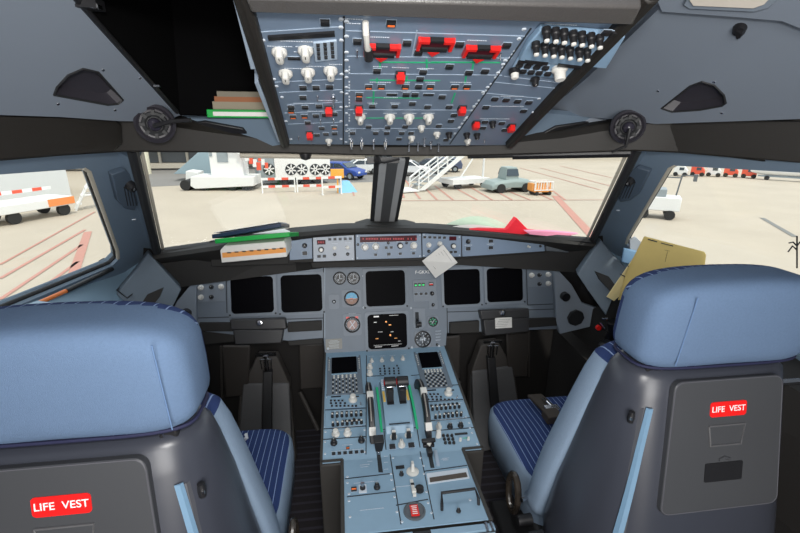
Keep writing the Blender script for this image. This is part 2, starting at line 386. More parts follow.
# ceiling liners, each a tilted shell
LN = {}
for s in (-1, 1):
    n = V((s*.55, .35, .76)).normalized(); LN[s] = (V((s*.63, .95, 1.56)), n)
mRec = mat('recess_dark', (.03, .028, .036), .45)
lin = [[(-60, -40), (50, -40), (78, 0), (180, 115), (165, 122), (118, 121), (60, 117), (0, 115), (-60, 108)],
       [(668, 0), (700, -40), (860, -40), (860, 118), (800, 119), (655, 124), (640, 122), (610, 119), (545, 113), (588, 77)]]
for s, poly, rec, nm in ((-1, lin[0], [(54, 95), (57, 87), (68, 75), (83, 68.5), (98, 72), (123, 100), (118, 104), (108, 105)], 'ceiling_left'),
                    (1, lin[1], [(661.5, 108.5), (690, 86), (702, 81.5), (714, 85), (724, 95), (726, 103), (722, 106), (700, 110), (672, 112)], 'ceiling_right')):
    mb = MB(mLiner); pl = LN[s]; P_ = [at(x, y, pl=pl) for x, y in poly]
    Rr = [at(x, y, pl=pl) for x, y in rec]; n = pl[1]
    # polygon with a hole, bridged
    import mathutils
    tri = mathutils.geometry.tessellate_polygon([P_, Rr]); vs = P_+Rr
    mb.add(vs, [tuple(t) for t in tri])
    nP = len(P_); mb.add([p for p in P_]+[p+n*.03 for p in P_], [(i, (i+1) % nP, nP+(i+1) % nP, nP+i) for i in range(nP)])
    mb.add([p+n*.03 for p in P_], [tuple(range(nP))])
    lo = struct(nm, mb, smooth=0)
    nR = len(Rr); rb = MB(mRec); cc = sum(Rr, V((0, 0, 0)))/nR
    rb.add(Rr+[cc+(p-cc)*.8+n*.022 for p in Rr]+[cc+n*.026], [(i, (i+1) % nR, nR+(i+1) % nR, nR+i) for i in range(nR)]+[(nR+i, nR+(i+1) % nR, 2*nR) for i in range(nR)])
    part('hand_recess', rb, lo)
    rim = MB(mTrimBlk); rim.tube(Rr+[Rr[0]], .0022, 6); part('recess_rim', rim, lo)
    sc = MB(mChrome)
    for q in ([(58, 104), (103, 70), (140, 78), (115, 110)] if s < 0 else [(658, 91), (714, 82), (722, 113), (627, 111)]):
        c = at(*q, pl=pl); sc.cyl(c-n*.001, c+n*.001, .0028, n=8)
    part('screws', sc, lo)
pl = LN[1]
# raised upper liner at the far right top and its lamp
ul = MB(mLiner); ul.prism([at(x, y, pl=(pl[0]-pl[1]*.012, pl[1])) for x, y in ((663, 9), (735, 14), (783, 18), (840, 40), (880, 0), (860, -60), (690, -60), (655, -10))], -pl[1]*.01); struct('trim_5', ul, bev=.003)
dl = MB(mBezel); dl.prism([at(x, y, pl=(pl[0]-pl[1]*.024, pl[1])) for x, y in ((684, 3), (690, 7), (755, 10), (770, 6), (782, -6), (760, -25), (700, -25))], -pl[1]*.006)
dome = part('dome_light', dl, bev=.002); tag(dome, 'pale beige ceiling lamp cover at the upper right edge of the liner', 'ceiling light')
df = MB(mat('lamp_diffuser', (.62, .57, .5), .5)); df.prism([at(x, y, pl=(pl[0]-pl[1]*.031, pl[1])) for x, y in ((690, -1), (694, 4.5), (754, 7), (765, 3), (775, -8), (757, -22), (703, -22))], -pl[1]*.004)
c = sum((V(p) for p in df.v), V())/len(df.v); link('diffuser', df.mesh('diffuser', c), dome, M4.Translation(c), .001)
# coat hook on right liner
n = pl[1]; c = at(740, 28, pl=pl)
h = thing('coat_hook', c, 'small dark metal hook knob on the grey liner above the right window', 'hook')
hb = MB(mBlack); hb.cyl(c+n*.002, c-n*.010, .012, .009); hb.tube([c-n*.008, c-n*.020+V((.006, 0, .003)), c-n*.022+V((.016, .004, .010))], [.006, .008, .005], 8); part('hook', hb, h)

# reading lamps in their rosettes
for s, px, py, lab, tip in ((-1, 155, 124, 'black ball map lamp on the brow beam, arm pointing to the open locker', (191, 120)), (1, 628, 127, 'black ball map lamp on the beam, bent arm hanging over the right windshield', (612, 152))):
    c = at(px, py, y=1.095); nn = (CAM-c).normalized(); nn = (nn+V((0, -.4, -.2))).normalized()
    xx = nn.cross(V((0, 0, 1))).normalized(); yy = nn.cross(xx)
    X = M4((xx, yy, nn)).transposed().to_4x4() @ M4.Scale(.68, 4); X.translation = c
    t = thing('map_lamp', c, lab, 'reading lamp', 'map lamps on the brow beam')
    a = MB(mRec); a.lathe([(.062, -.02), (.062, .0), (.054, .006), (.05, .001), (.046, -.003), (.02, -.006)], 32); link('rosette', a.mesh('rosette'), t, X)
    a = MB(mTrimBlk)
    for i in range(8):
        an = i*math.pi/4; a.box((math.cos(an)*.037, math.sin(an)*.037, .003), (.016, .010, .014), M4.Rotation(an, 3, 'Z'))
    a.lathe([(.040, -.002), (.038, .006), (.03, .009), (.024, .004)], 24); link('grip_ring', a.mesh('grip_ring'), t, X)
    a = MB(mat('lamp_ball', (.03, .027, .04), .25)); a.lathe([(.0215*math.cos(q), .012+.0215*math.sin(q)) for q in [R(x) for x in range(-60, 90, 15)]]+[(.0005, .0335)], 24); link('ball', a.mesh('ball'), t, X)
    e = at(*tip, y=1.06); a = MB(mBlack); p1 = c+nn*.03
    mid = (p1+e)/2 + (V((0, 0, .004)) if s < 0 else V((-.0, 0, -.014))); mid.x = p1.x+(e.x-p1.x)*(.5 if s < 0 else .15)
    a.tube([p1, mid, e], [.005, .0042, .0045 if s < 0 else .003], 8); part('arm', a, t)

# ledges above the windshields beside the overhead panel
LP = (V((0, 1.262, 1.47)), V((0, -.80, -.60)).normalized())
for s, poly, rec in ((-1, [(166, 118), (205, 119), (268, 119), (289, 143), (250, 150), (165, 146)], [(190, 124), (205, 122), (243, 129), (247, 134), (190, 134)]), (1, [(545, 113), (610, 119), (640, 124), (636, 146), (560, 150), (508, 143), (522, 128)], [(541, 135), (556, 127), (590, 122), (578, 133)])):
    q = MB(mWall); q.prism([at(x, y, pl=LP) for x, y in poly], -LP[1]*.02); lo = struct('trim_%d' % (6 if s < 0 else 7), q)
    q = MB(mBlack); q.prism([at(x, y, pl=(LP[0]+LP[1]*.008, LP[1])) for x, y in rec], LP[1]*-.009); part('ledge_pocket', q, lo, bev=.002)
# open locker left of the overhead panel
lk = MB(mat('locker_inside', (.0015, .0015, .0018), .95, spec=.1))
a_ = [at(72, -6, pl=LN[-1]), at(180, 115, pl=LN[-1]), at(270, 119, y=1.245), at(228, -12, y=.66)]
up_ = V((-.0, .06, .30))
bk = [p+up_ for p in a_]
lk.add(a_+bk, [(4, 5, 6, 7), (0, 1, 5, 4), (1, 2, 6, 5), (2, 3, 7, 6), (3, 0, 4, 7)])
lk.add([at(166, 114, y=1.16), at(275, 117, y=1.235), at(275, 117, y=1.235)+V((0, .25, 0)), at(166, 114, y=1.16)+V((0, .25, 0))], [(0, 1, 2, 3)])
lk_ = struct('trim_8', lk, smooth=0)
rm = MB(mBlack); rm.tube([at(72, -6, pl=LN[-1]), at(177, 112, pl=LN[-1])], .005, 8)
rm.box(at(90, 4, pl=LN[-1]), (.03, .03, .015)); part('locker_hinge_rail', rm, lk_)
ch = MB(mChrome); ch.box(at(96, 7, pl=(LN[-1][0]-LN[-1][1]*.012, LN[-1][1])), (.012, .014, .006)); ch.box(at(157, 86, pl=(LN[-1][0]-LN[-1][1]*.008, LN[-1][1])), (.012, .008, .004)); part('latches', ch, lk_)
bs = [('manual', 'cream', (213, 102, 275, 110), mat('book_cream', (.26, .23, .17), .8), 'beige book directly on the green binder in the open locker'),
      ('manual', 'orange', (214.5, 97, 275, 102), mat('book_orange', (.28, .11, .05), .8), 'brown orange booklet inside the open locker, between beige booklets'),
      ('manual', 'top', (217, 92, 275, 97), mat('book_beige', (.2, .18, .14), .8), 'topmost beige booklet on the pile inside the open locker')]  # cover colours darkened to carry the shadow inside the locker
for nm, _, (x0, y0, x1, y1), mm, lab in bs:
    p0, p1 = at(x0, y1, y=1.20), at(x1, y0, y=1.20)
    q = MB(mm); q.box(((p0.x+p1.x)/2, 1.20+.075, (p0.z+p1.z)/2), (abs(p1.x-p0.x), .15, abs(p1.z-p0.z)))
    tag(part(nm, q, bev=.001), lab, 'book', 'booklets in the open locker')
p0, p1 = at(207, 117.5, y=1.19), at(275, 110, y=1.19)
q = MB(mGr); q.box(((p0.x+p1.x)/2, 1.19+.08, (p0.z+p1.z)/2), (abs(p1.x-p0.x), .16, abs(p1.z-p0.z)))
bb = part('binder', q, bev=.002); tag(bb, 'green binder lying in the dark open locker at the upper left', 'binder')
q = MB(mPaper); q.box(((p0.x+p1.x)/2+.01, 1.19+.075, (p0.z+p1.z)/2-.001), (abs(p1.x-p0.x)-.015, .168, abs(p1.z-p0.z)*.5)); part('pages', q, bb)

# ceiling, rear, floor
cl = MB(mLiner); nB = len(BST)
topv = [p+V((p.x*.25, .04, .48)) for p in BST]
cl.add(BST+topv, [(i, i+1, nB+i+1, nB+i) for i in range(nB-1)])
cl.add(topv+[V((1.15, -.97, 2.03)), V((-1.15, -.97, 2.03))], [tuple(range(nB+2))])
for s_, k in ((-1, 0), (1, nB-1)):
    o0, o9 = mx(outer[0], -s_), mx(outer[-1], -s_)
    cl.add([BST[k], topv[k], V((s_*1.15, -.97, 2.03)), V((s_*1.25, -.97, .9)), o9+V((s_*.02, 0, 0)), o0+V((s_*.02, 0, 0))], [(0, 1, 2, 5), (5, 2, 3, 4)])
    cl.add([o9+V((s_*.02, 0, 0)), V((s_*1.25, -.97, .9)), V((s_*1.25, -.97, -.03)), V((s_*1.2, 1.9, -.03)), V((s_*1.2, 1.9, .85)), mx((.99, 1.55, .98), s_)], [(0, 1, 2, 3, 4, 5)])
for s_, k in ((-1, 0), (1, nB-1)):
    O_ = [mx(p, -s_) for p in outer]; a_b = st[k][4]
    cl.add([BST[k], a_b, O_[0]+V((s_*.03, 0, 0)), O_[1]+V((s_*.03, 0, 0)), O_[0]+V((s_*.02, -.06, .03))], [(0, 1, 3), (0, 3, 2), (0, 2, 4)])
    cl.add([p+V((s_*.01, 0, .01)) for p in O_[5:]]+[p+V((s_*.10, 0, -.22)) for p in O_[5:]], [(i, i+1, i+6, i+5) for i in range(4)])
struct('ceiling', cl, smooth=0)
bw = MB(mWallD)
for x0, x1, z0, z1 in ((-1.25, -.40, -.02, 2.0), (.40, 1.25, -.02, 2.0), (-.40, .40, 1.9, 2.0)): bw.box(((x0+x1)/2, -.93, (z0+z1)/2), (x1-x0, .05, z1-z0))
struct('wall_back', bw)
fl = MB(mat('floor_carpet_dark', (.016, .013, .016), .9, noise=.3, scale=90, stripes=((.035, .032, .045), 24, .28, 1)))
fl.box((0, .5, -.02), (2.5, 3.0, .04)); struct('floor', fl)
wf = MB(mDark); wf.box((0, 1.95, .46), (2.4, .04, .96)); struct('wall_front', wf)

# sill ledges under the side windows and the lower corner frames
for s in (-1, 1):
    Z = lambda px, py, z: mx(at(px, py, z=z), -s)
    q = MB(mLedge)
    A = [Z(-80, 352, 1.03), Z(0, 313, 1.03), Z(60, 288, 1.03), Z(119, 262, 1.035), Z(150, 262, 1.03), Z(160, 270, 1.0)]
    B = [Z(-80, 420, .93), Z(0, 352, .96), Z(60, 330, .955), Z(112, 308, .95), Z(140, 294, .955), Z(166, 284, .96)]
    C = [p+V((s*.02, 0, -.03)) for p in B]
    vs = A+B+C; k = len(A); q.add(vs, [(i, i+1, k+i+1, k+i) for i in range(k-1)]+[(k+i, k+i+1, 2*k+i+1, 2*k+i) for i in range(k-1)])
    lo = struct('trim_%d' % (9 if s < 0 else 10), q, smooth=0)
    # side console body
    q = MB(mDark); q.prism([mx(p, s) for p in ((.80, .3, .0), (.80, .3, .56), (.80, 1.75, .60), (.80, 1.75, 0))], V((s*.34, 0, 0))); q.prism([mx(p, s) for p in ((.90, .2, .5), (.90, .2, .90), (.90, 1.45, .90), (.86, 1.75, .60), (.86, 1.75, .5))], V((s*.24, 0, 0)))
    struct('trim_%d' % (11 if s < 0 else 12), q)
    # dark slanted post foot with pocket (right one shows clearly)
    q = MB(mat('post_foot', (.115, .145, .18), .5))
    Rp = [at(601, 240, y=1.52), at(614, 256, y=1.47), at(632, 274, y=1.40), at(612, 300, y=1.35), at(606, 316, y=1.35), at(588, 290, y=1.42), at(577, 274, y=1.48)]
    q.prism([mx(p, s) for p in Rp], V((s*.02, .05, 0))); lo2 = struct('trim_%d' % (13 if s < 0 else 14), q, bev=.004)
    q = MB(mDark); q.prism([mx(at(x, y, y=yy)+V((0, -.018, 0)), s) for x, y, yy in ((593, 270, 1.43), (606, 275, 1.415), (618, 291, 1.37), (611, 293, 1.37), (597, 278, 1.41))], V((0, .008, 0))); part('side_pocket', q, lo2)
    # speaker panel
    q = MB(mBezel); Sp = [at(554, 266, y=1.72), at(572, 285, y=1.66), at(582, 303, y=1.62), at(600, 309, y=1.58), at(602, 324, y=1.56), at(560, 334, y=1.63), at(556, 320, y=1.66)]
    q.prism([mx(p, s) for p in Sp], V((0, .02, 0))); lo3 = struct('trim_%d' % (15 if s < 0 else 16), q, bev=.002)
    c = mx(at(576, 318, y=1.60), s); q = MB(mTrimBlk); q.cyl(c+V((0, .01, 0)), c+V((0, -.004, 0)), .036, n=8); part('loudspeaker_grille', q, lo3)
    c = mx(at(565, 296.5, y=1.655), s); q = MB(mBlack); q.cyl(c+V((0, .01, 0)), c+V((0, -.012, 0)), .019, n=20); part('air_outlet', q, lo3)
    # dark curtain panel between coaming and side
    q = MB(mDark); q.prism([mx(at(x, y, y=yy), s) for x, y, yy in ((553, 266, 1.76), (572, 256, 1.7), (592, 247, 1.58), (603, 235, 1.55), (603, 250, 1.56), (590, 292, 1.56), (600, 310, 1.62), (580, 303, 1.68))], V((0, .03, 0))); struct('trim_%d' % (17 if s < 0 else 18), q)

# ================================================================== MAIN INSTRUMENT PANEL
mip = thing('instrument_panel', (0, 1.727, .833), 'wide grey main instrument panel under the glareshield, holding screens and gauges', 'instrument panel')
q = MB(mMip)
ppoly(MIP, q, [(194, 279), (217, 266), (325, 262), (515, 262), (553, 266), (557, 329), (447, 333), (445.5, 350.5), (325, 355), (323.5, 338), (288, 341), (196, 330.5), (190, 318)], -.03, 0)
pobj(MIP, 'panel_plate', q, mip, .002)
q = MB(mSeam)
for a, b_ in (((323.5, 262), (323.5, 338)), ((446, 262), (447.5, 333)), ((226, 270), (227, 313)), ((323, 318), (232, 321)), ((447, 312), (556, 309)), ((526, 262), (527.5, 305)), ((527.5, 305), (553, 304)), ((198, 318), (229, 317))): strip(MIP, q, a, b_, .0035, .0002, .0008)
pobj(MIP, 'seams', q, mip)
q = MB(mLine)
for a, b_ in (((324.8, 262), (324.8, 338)), ((230, 271), (323, 268)), ((444, 263), (525, 262))): strip(MIP, q, a, b_, .0018, .0002, .0008)
pobj(MIP, 'plate_edges', q, mip)
q = MB(mBlk2); ppoly(MIP, q, [(197, 331), (234, 331), (234, 342), (205, 345)], -.06, -.004); ppoly(MIP, q, [(287, 341), (323, 338), (323, 344), (289, 346)], -.06, -.002)
ppoly(MIP, q, [(449, 322), (478, 320), (478, 332), (449, 333)], -.02, .02); ppoly(MIP, q, [(527, 318), (556, 317), (556, 325), (527, 327)], -.02, .02); ppoly(MIP, q, [(200, 322), (234, 322), (234, 331), (200, 331)], -.02, .012); ppoly(MIP, q, [(288, 322), (322, 320), (322, 330), (288, 332)], -.02, .012)
pobj(MIP, 'lower_trim', q, mip, .003)
q = MB(mBezel); ppoly(MIP, q, [(197, 281), (225, 277), (225, 301), (198, 302)], 0, .002); pobj(MIP, 'control_plate', q, mip, .0005)
q = MB(mBezel); ppoly(MIP, q, [(527, 265), (551, 270), (552.5, 287), (528, 287)], 0, .002); pobj(MIP, 'control_plate', q, mip, .0005)
ctls(MIP, 'round_knob', 'dimmer_knob', mip, [(201, 287.5), (221.2, 286.6), (201, 297.2), (531.4, 275.2), (548, 274.4), (548, 283.4)], sc=1.25, h=.002)
ctls(MIP, 'dark_knob', 'dimmer_knob', mip, [(211.5, 287), (211.5, 297), (539.2, 275), (539.2, 284)], h=.002)
ctls(MIP, 'push_button', 'push_button', mip, [(221, 279), (530.7, 268.2)], h=.002)
legend(MIP, mip, [(206, 281.5, .04), (206, 292, .04), (534, 270, .03), (543, 279, .03)])
dus = [('leftmost black cockpit screen on the grey panel, above the left folding table', (231.8, 275.9, 273, 314.1)),
       ('second black screen from the left, beside the round standby gauges', (281.8, 274, 321.4, 312.8)),
       ('upper blank black screen in the middle of the panel', (366.6, 269.9, 404.6, 306.7)),
       ('lower middle screen showing faint white and orange symbols', (368.5, 312.8, 406.3, 349.4)),
       ('black screen right of the landing gear lamps, partly under the paper card', (444.2, 268.7, 479.2, 305.3)),
       ('rightmost black screen on the grey panel, above the right folding table', (487, 267.3, 522, 302.4))]
def rrect(w, h, r, n=4):
    o = []
    for cx, cy, a0 in ((w-r, h-r, 0), (-w+r, h-r, 90), (-w+r, -h+r, 180), (w-r, -h+r, 270)):
        for i in range(n+1): a = R(a0+90*i/n); o.append((cx+r*math.cos(a), cy+r*math.sin(a)))
    return o
mSym = mat('screen_symbols', (.5, .5, .5), .5, emit=.7); mSymO = mat('screen_symbols_orange', (.8, .35, .1), .5, emit=.8)
for lab, (x0, y0, x1, y1) in dus:
    u0, v0 = MIP.uv(x0, y1); u1, v1 = MIP.uv(x1, y0); cu, cv = (u0+u1)/2, (v0+v1)/2; hw, hh = (u1-u0)/2, (v1-v0)/2
    if abs(cu) < .1: cu = .0 + cu*.9
    X = MIP.mat.copy(); X.translation = MIP.w(cu, cv, 0)
    t = thing('display_unit', X.translation, lab, 'screen', 'cockpit display screens')
    q = MB(mBezel); o1 = rrect(hw+.011, hh+.011, .010); i1 = rrect(hw, hh, .016)
    n = len(o1)
    q.add([V((*p, -.005)) for p in o1]+[V((*p, .005)) for p in o1]+[V((*p, .006)) for p in i1]+[V((*p, .001)) for p in i1],
          [(i, (i+1) % n, n+(i+1) % n, n+i) for i in range(n)]+[(n+i, n+(i+1) % n, 2*n+(i+1) % n, 2*n+i) for i in range(n)]+[(2*n+i, 2*n+(i+1) % n, 3*n+(i+1) % n, 3*n+i) for i in range(n)])
    bz = link('bezel', q.mesh('bezel'), t, X)
    q = MB(mScreen); q.prism([V((*p, .0005)) for p in rrect(hw+.001, hh+.001, .016)], (0, 0, .001)); link('screen', q.mesh('screen', smooth=0), t, X)
    q = MB(mMip, mSeam).use(mSeam)
    for a, b_ in ((-1, -1), (1, -1)): q.cyl((a*(hw+.006), b_*(hh+.004), .005), (a*(hw+.006), b_*(hh+.004), .0075), .004, n=10)
    link('screws', q.mesh('screws'), bz, X)
    if 'symbols' in lab:
        q = MB(mSym, mSymO); q.use(mSym)
        for x, y, w, h in ((-.045, .064, .022, .006), (-.050, .040, .012, .003), (.03, .066, .04, .0015), (-.03, -.002, .02, .0015), (.02, -.004, .012, .002), (0, -.058, .12, .001), (-.04, -.065, .03, .002), (.03, -.065, .03, .002), (.05, -.045, .01, .002)): q.box((x, y, .0022), (w, h, .0006))
        q.use(mSymO)
        for x, y, w, h in ((-.004, .040, .006, .006), (.012, .026, .010, .004), (.012, -.018, .006, .007), (-.045, -.03, .012, .002), (.035, -.032, .012, .002)): q.box((x, y, .0022), (w, h, .0006))
        link('screen_symbols', q.mesh('screen_symbols'), t, X)
    if lab.startswith('leftmost'):
        pass
# standby instruments
def gauge(px, py, r, face, name='gauge', frame=None):
    X = MIP.M(px, py, 0)
    q = MB(mBezel)
    if frame: q.prism([V((*p, 0)) for p in rrect(frame[0], frame[1], .008)], (0, 0, .004))
    q.use(mBlack); q.lathe([(r*1.12, 0), (r*1.12, .008), (r, .009), (r*.96, .004), (.001, .004)], 28)
    g = link(name, q.mesh(name), mip, X); face(g, X, r); return g
def ticks(q, r, n, r1=.78, z=.0048, w=.0013):
    for i in range(n):
        a = 2*math.pi*i/n; q.box((math.cos(a)*r*(r1+.92)/2, math.sin(a)*r*(r1+.92)/2, z), (r*(.92-r1), w, .0006), M4.Rotation(a, 3, 'Z'))
def f_alt(g, X, r):
    q = MB(mPale); ticks(q, r, 20, .6); q.box((0, r*.3, .0055), (.002, r*.8, .0008)); q.box((r*.2, -r*.1, .0055), (r*.5, .002, .0008)); q.box((-r*.25, -r*.3, .0055), (r*.3, .003, .0008))
    link('dial_marks', q.mesh('dial_marks'), g, X)
gauge(339.7, 278.2, .024, f_alt); gauge(353.4, 278.2, .024, f_alt)
mSky = mat('horizon_blue', (.03, .32, .55), .4); mGrd = mat('horizon_brown', (.20, .07, .03), .4)
def f_att(g, X, r):
    q = MB(mGrd); q.lathe([(r*.9, .0045), (r*.88, .0052), (.001, .0052)], 24)
    q.use(mSky); q.prism([V((math.cos(R(a))*r*.88, math.sin(R(a))*r*.88, .0055)) for a in range(0, 181, 15)], (0, 0, .0008))
    q.use(mPale).box((0, 0, .0068), (r*1.3, .0015, .0006)); q.box((0, r*.35, .0068), (r*.35, .001, .0006)); q.box((0, -r*.35, .0068), (r*.35, .001, .0006)); q.use(mOr).box((0, 0, .0075), (r*.5, .0018, .0006))
    link('attitude_ball', q.mesh('attitude_ball'), g, X)
gauge(351.5, 298.3, .028, f_att, 'attitude_indicator', (.040, .037))
def f_rmi(g, X, r):
    q = MB(mat('dial_rose', (.42, .28, .26), .5)); q.lathe([(r*.72, .0045), (r*.7, .005), (.001, .005)], 20)
    q.use(mPale); ticks(q, r, 24, .74); q.box((0, 0, .006), (r*1.3, .003, .001), M4.Rotation(R(50), 3, 'Z')); q.box((0, 0, .006), (r*1.2, .003, .001), M4.Rotation(R(120), 3, 'Z'))
    q.use(mRed); q.box((-r*.62, r*1.0, .006), (r*.45, r*.3, .001)); q.box((r*.62, r*1.0, .006), (r*.45, r*.3, .001))
    link('dial_marks', q.mesh('dial_marks'), g, X)
gauge(352.3, 324.5, .030, f_rmi, 'radio_magnetic_indicator', (.038, .046))
legend(MIP, mip, [(352, 313.5, .03)])
X = MIP.M(334, 301.6); q = MB(mBezel); q.prism([V((*p, 0)) for p in rrect(.021, .031, .008)], (0, 0, .003)); q.use(mSeam).lathe([(.008, .003), (.007, .006), (.001, .006)], 14); q.use(mPale).lathe([(.003, .006), (.003, .008), (.001, .008)], 10)
link('selector_plate', q.mesh('selector_plate'), mip, X)
ctls(MIP, 'fastener', 'fastener', mip, [(328, 348.5), (363.5, 276), (363.5, 307.5), (329, 266), (439, 266.5), (439, 346), (411, 308), (412, 347.5)], sc=1.1)
X = MIP.M(334, 344); q = MB(mat('placard', (.27, .27, .25), .6)); q.prism([V((*p, 0)) for p in rrect(.034, .022, .003)], (0, 0, .001))
q.use(mPale)
for y in (.014, .009, .004, -.004, -.009, -.016): q.box((0, y, .0014), (.05*random.uniform(.6, 1), .0012, .0006))
link('placard', q.mesh('placard'), mip, X)
# gear lights, switches, gear lever, clock, brake gauge
q = MB(mBezel); ppoly(MIP, q, [(412.5, 280), (436, 279), (437, 301), (413.2, 302)], 0, .003); pobj(MIP, 'gear_light_plate', q, mip, .001)
mGL = mat('green_lamp', (.02, .6, .15), .4, emit=.7)
for i, (x, y) in enumerate(((415.6, 285), (419.4, 284.8), (423.2, 284.6))):
    q = MB(mBlack); q.box((0, 0, .002), (.013, .014, .004)); q.use(mGL); q.box((0, -.001, .0045), (.009, .006, .001)); link('gear_light', q.mesh('gear_light'), mip, MIP.M(x, y, .003))
q = MB(mBlack); q.box((0, 0, .002), (.020, .016, .004)); q.use(mRed); q.box((0, 0, .0045), (.015, .008, .001)); q.use(mPale); q.box((0, .003, .005), (.015, .002, .001)); link('red_lamp', q.mesh('red_lamp'), mip, MIP.M(431, 284, .003))
ctls(MIP, 'push_button', 'push_button', mip, [(416, 294), (421, 293.8), (426, 293.6)], sc=.95, h=.003); ctl(MIP, 'dark_knob', 'fan_knob', mip, 432, 293.5, h=.003)
legend(MIP, mip, [(418, 281.5, .035), (430, 280.8, .02), (418, 289.8, .035), (430, 289.5, .02), (433, 299, .02)])
q = MB(mBezel); ppoly(MIP, q, [(429, 301), (437.5, 301), (437.5, 309), (429, 309)], 0, .003); pobj(MIP, 'switch_plate', q, mip); ctl(MIP, 'dark_knob', 'anti_skid_switch', mip, 433, 304.8, sc=.8, h=.003)
q = MB(mBezel); ppoly(MIP, q, [(413, 308), (425, 308), (425.5, 325), (422, 329), (415, 329), (413, 326)], 0, .003); q.use(mSeam); ppoly(MIP, q, [(415, 312), (418.5, 312), (419, 328), (415.5, 328)], .003, .0045); pobj(MIP, 'gear_lever_plate', q, mip, .001)
q = MB(mBlack); u, v = MIP.uv(417, 322); q.tube([(u, v+.01, .004), (u, v+.005, .03), (u, v-.002, .045)], .004, 8); q.cyl((u-.010, v-.003, .05), (u+.010, v-.003, .05), .011, n=16); pobj(MIP, 'gear_lever', q, mip)
def f_brk(g, X, r):
    q = MB(mGreen); ticks(q, r, 8, .5, w=.003); q.use(mPale); q.box((0, 0, .006), (r*1.2, .002, .001), M4.Rotation(R(60), 3, 'Z')); q.box((-r*.3, 0, .006), (r*.8, .002, .001), M4.Rotation(R(-30), 3, 'Z')); link('dial_marks', q.mesh('dial_marks'), g, X)
gauge(432.8, 321.7, .0185, f_brk, 'brake_pressure_gauge', (.024, .024))
def f_clk(g, X, r):
    q = MB(mPale); ticks(q, r, 12, .72, w=.0022); q.box((0, 0, .006), (r*1.1, .0025, .001), M4.Rotation(R(80), 3, 'Z')); q.box((0, 0, .006), (r*.9, .0025, .001), M4.Rotation(R(10), 3, 'Z'))
    for s in (-1, 1): q.box((s*r*.25, 0, .0055), (r*.12, r*.5, .001))
    link('dial_marks', q.mesh('dial_marks'), g, X)
gauge(422.6, 339, .032, f_clk, 'clock', (.035, .035))
legend(MIP, mip, [(438, 331, .022), (438, 334, .022), (438, 337, .018), (438, 340, .022)]); ctl(MIP, 'dark_knob', 'dimmer_knob', mip, 437, 344.5, sc=.6)
tx = link('registration_lettering', text_mesh('F-GKXL', .019), mip, MIP.M(422.5, 272.2, .0008))

# ================================================================== GLARESHIELD
co = MB(mBlk2)
prof = []
for px, py, yy in ((150, 256.5, 1.52), (162, 254.5, 1.52), (215, 247, 1.55), (290, 234, 1.595), (340, 229.5, 1.60), (386, 228.5, 1.60), (430, 229, 1.60), (461, 231, 1.60), (544, 238.5, 1.58), (594, 243.5, 1.53), (603, 245, 1.52)):
    p = at(px, py, y=yy); prof.append((p.x, yy, p.z))
secs = []
for x, y, z in prof:
    wy = 1.84-abs(x)*.335
    secs.append([V((x, y, z-.012)), V((x, y+.012, z)), V((x, y+.09, z+.004)), V((x, wy, min(z+.004, 1.082-.01*abs(x)))), V((x, wy, .93)), V((x, y+.11, z-.11 if abs(x) < .7 else z-.07)), V((x, y+.012, z-.025))])
co.loft(secs); coa = thing('glareshield', (0, 1.7, 1.1), 'long matt black glareshield below the windshields, topped by a low middle tray', 'glareshield'); part('coaming', co, coa)
q = MB(mBlk2); a = at(356, 228.5, y=1.64); b_ = at(420, 228.5, y=1.64); q.prism([a, V((a.x+.05, 1.64, a.z+.013)), V((b_.x-.04, 1.64, b_.z+.011)), b_, b_+V((0, 0, -.02)), a+V((0, 0, -.02))], (0, .12, 0)); part('tray', q, coa, .002)
# front face housing
q = MB(mBlk2)
GL = [(288, 242), (313, 234.5), (355, 231.5), (421, 230.5), (461, 233), (544, 240), (545.5, 252.5), (461, 258), (421, 261), (355, 262), (313, 262.5), (288, 263)]
ppoly(GS, q, GL, -.10, -.001); q.use(mBlk2)
u = GS.uv(225, 262); q.box((-.50, -.003, -.04), (.30, .095, .06))
ppoly(GS, q, [(310, 263), (460, 260), (462, 266), (312, 269)], -.12, -.02)
pobj(GS, 'front_housing', q, coa, .003)
q = MB(mWallD); ppoly(GS, q, [(545, 240.5), (590, 245), (588, 254), (546, 251)], -.10, .002); pobj(GS, 'end_cap', q, coa, .003)
mod = [('glareshield_side_panel', [(289, 241), (312, 238), (312.5, 258.5), (290, 260)], 'small blue grey warning panel at the left end of the glareshield controls, beside the binders'),
       ('flight_display_control_panel', [(313, 237.5), (354, 235), (354.5, 260), (313.5, 261.5)], 'pale control panel left of the red-digit autopilot panel'),
       ('autopilot_control_panel', [(355.5, 234.5), (421, 233.5), (421.5, 257.5), (356, 259.5)], 'middle glareshield panel with a long dark red digit window and five knobs'),
       ('flight_display_control_panel', [(422, 233.3), (461, 235.5), (461, 256.5), (422.3, 257)], 'blue grey control panel right of the autopilot panel, corner under the paper card'),
       ('glareshield_side_panel', [(462, 235.8), (543.5, 241), (544.5, 251), (462, 256.5)], 'long blue grey warning panel at the right end of the glareshield')]
roots = []
for i, (nm, poly, lab) in enumerate(mod):
    c = GS.M((poly[0][0]+poly[2][0])/2, (poly[0][1]+poly[2][1])/2).translation
    t = thing(nm, c, lab, 'control panel', 'panels along the glareshield'); roots.append(t)
    q = MB([mPanel, mat('panel_pale', (.36, .40, .46), .45), mPanel, mPanel, mPanel][i]); ppoly(GS, q, poly, -.002, .004); pobj(GS, 'face_plate', q, t, .001)
h = .0045
e0, e1, fc, e2, e3 = roots
ctl(GS, 'dark_knob', 'warning_knob', e0, 304.8, 245.6, h=h); ctl(GS, 'push_button', 'push_button', e0, 304.8, 253.2, h=h, sc=1.25)
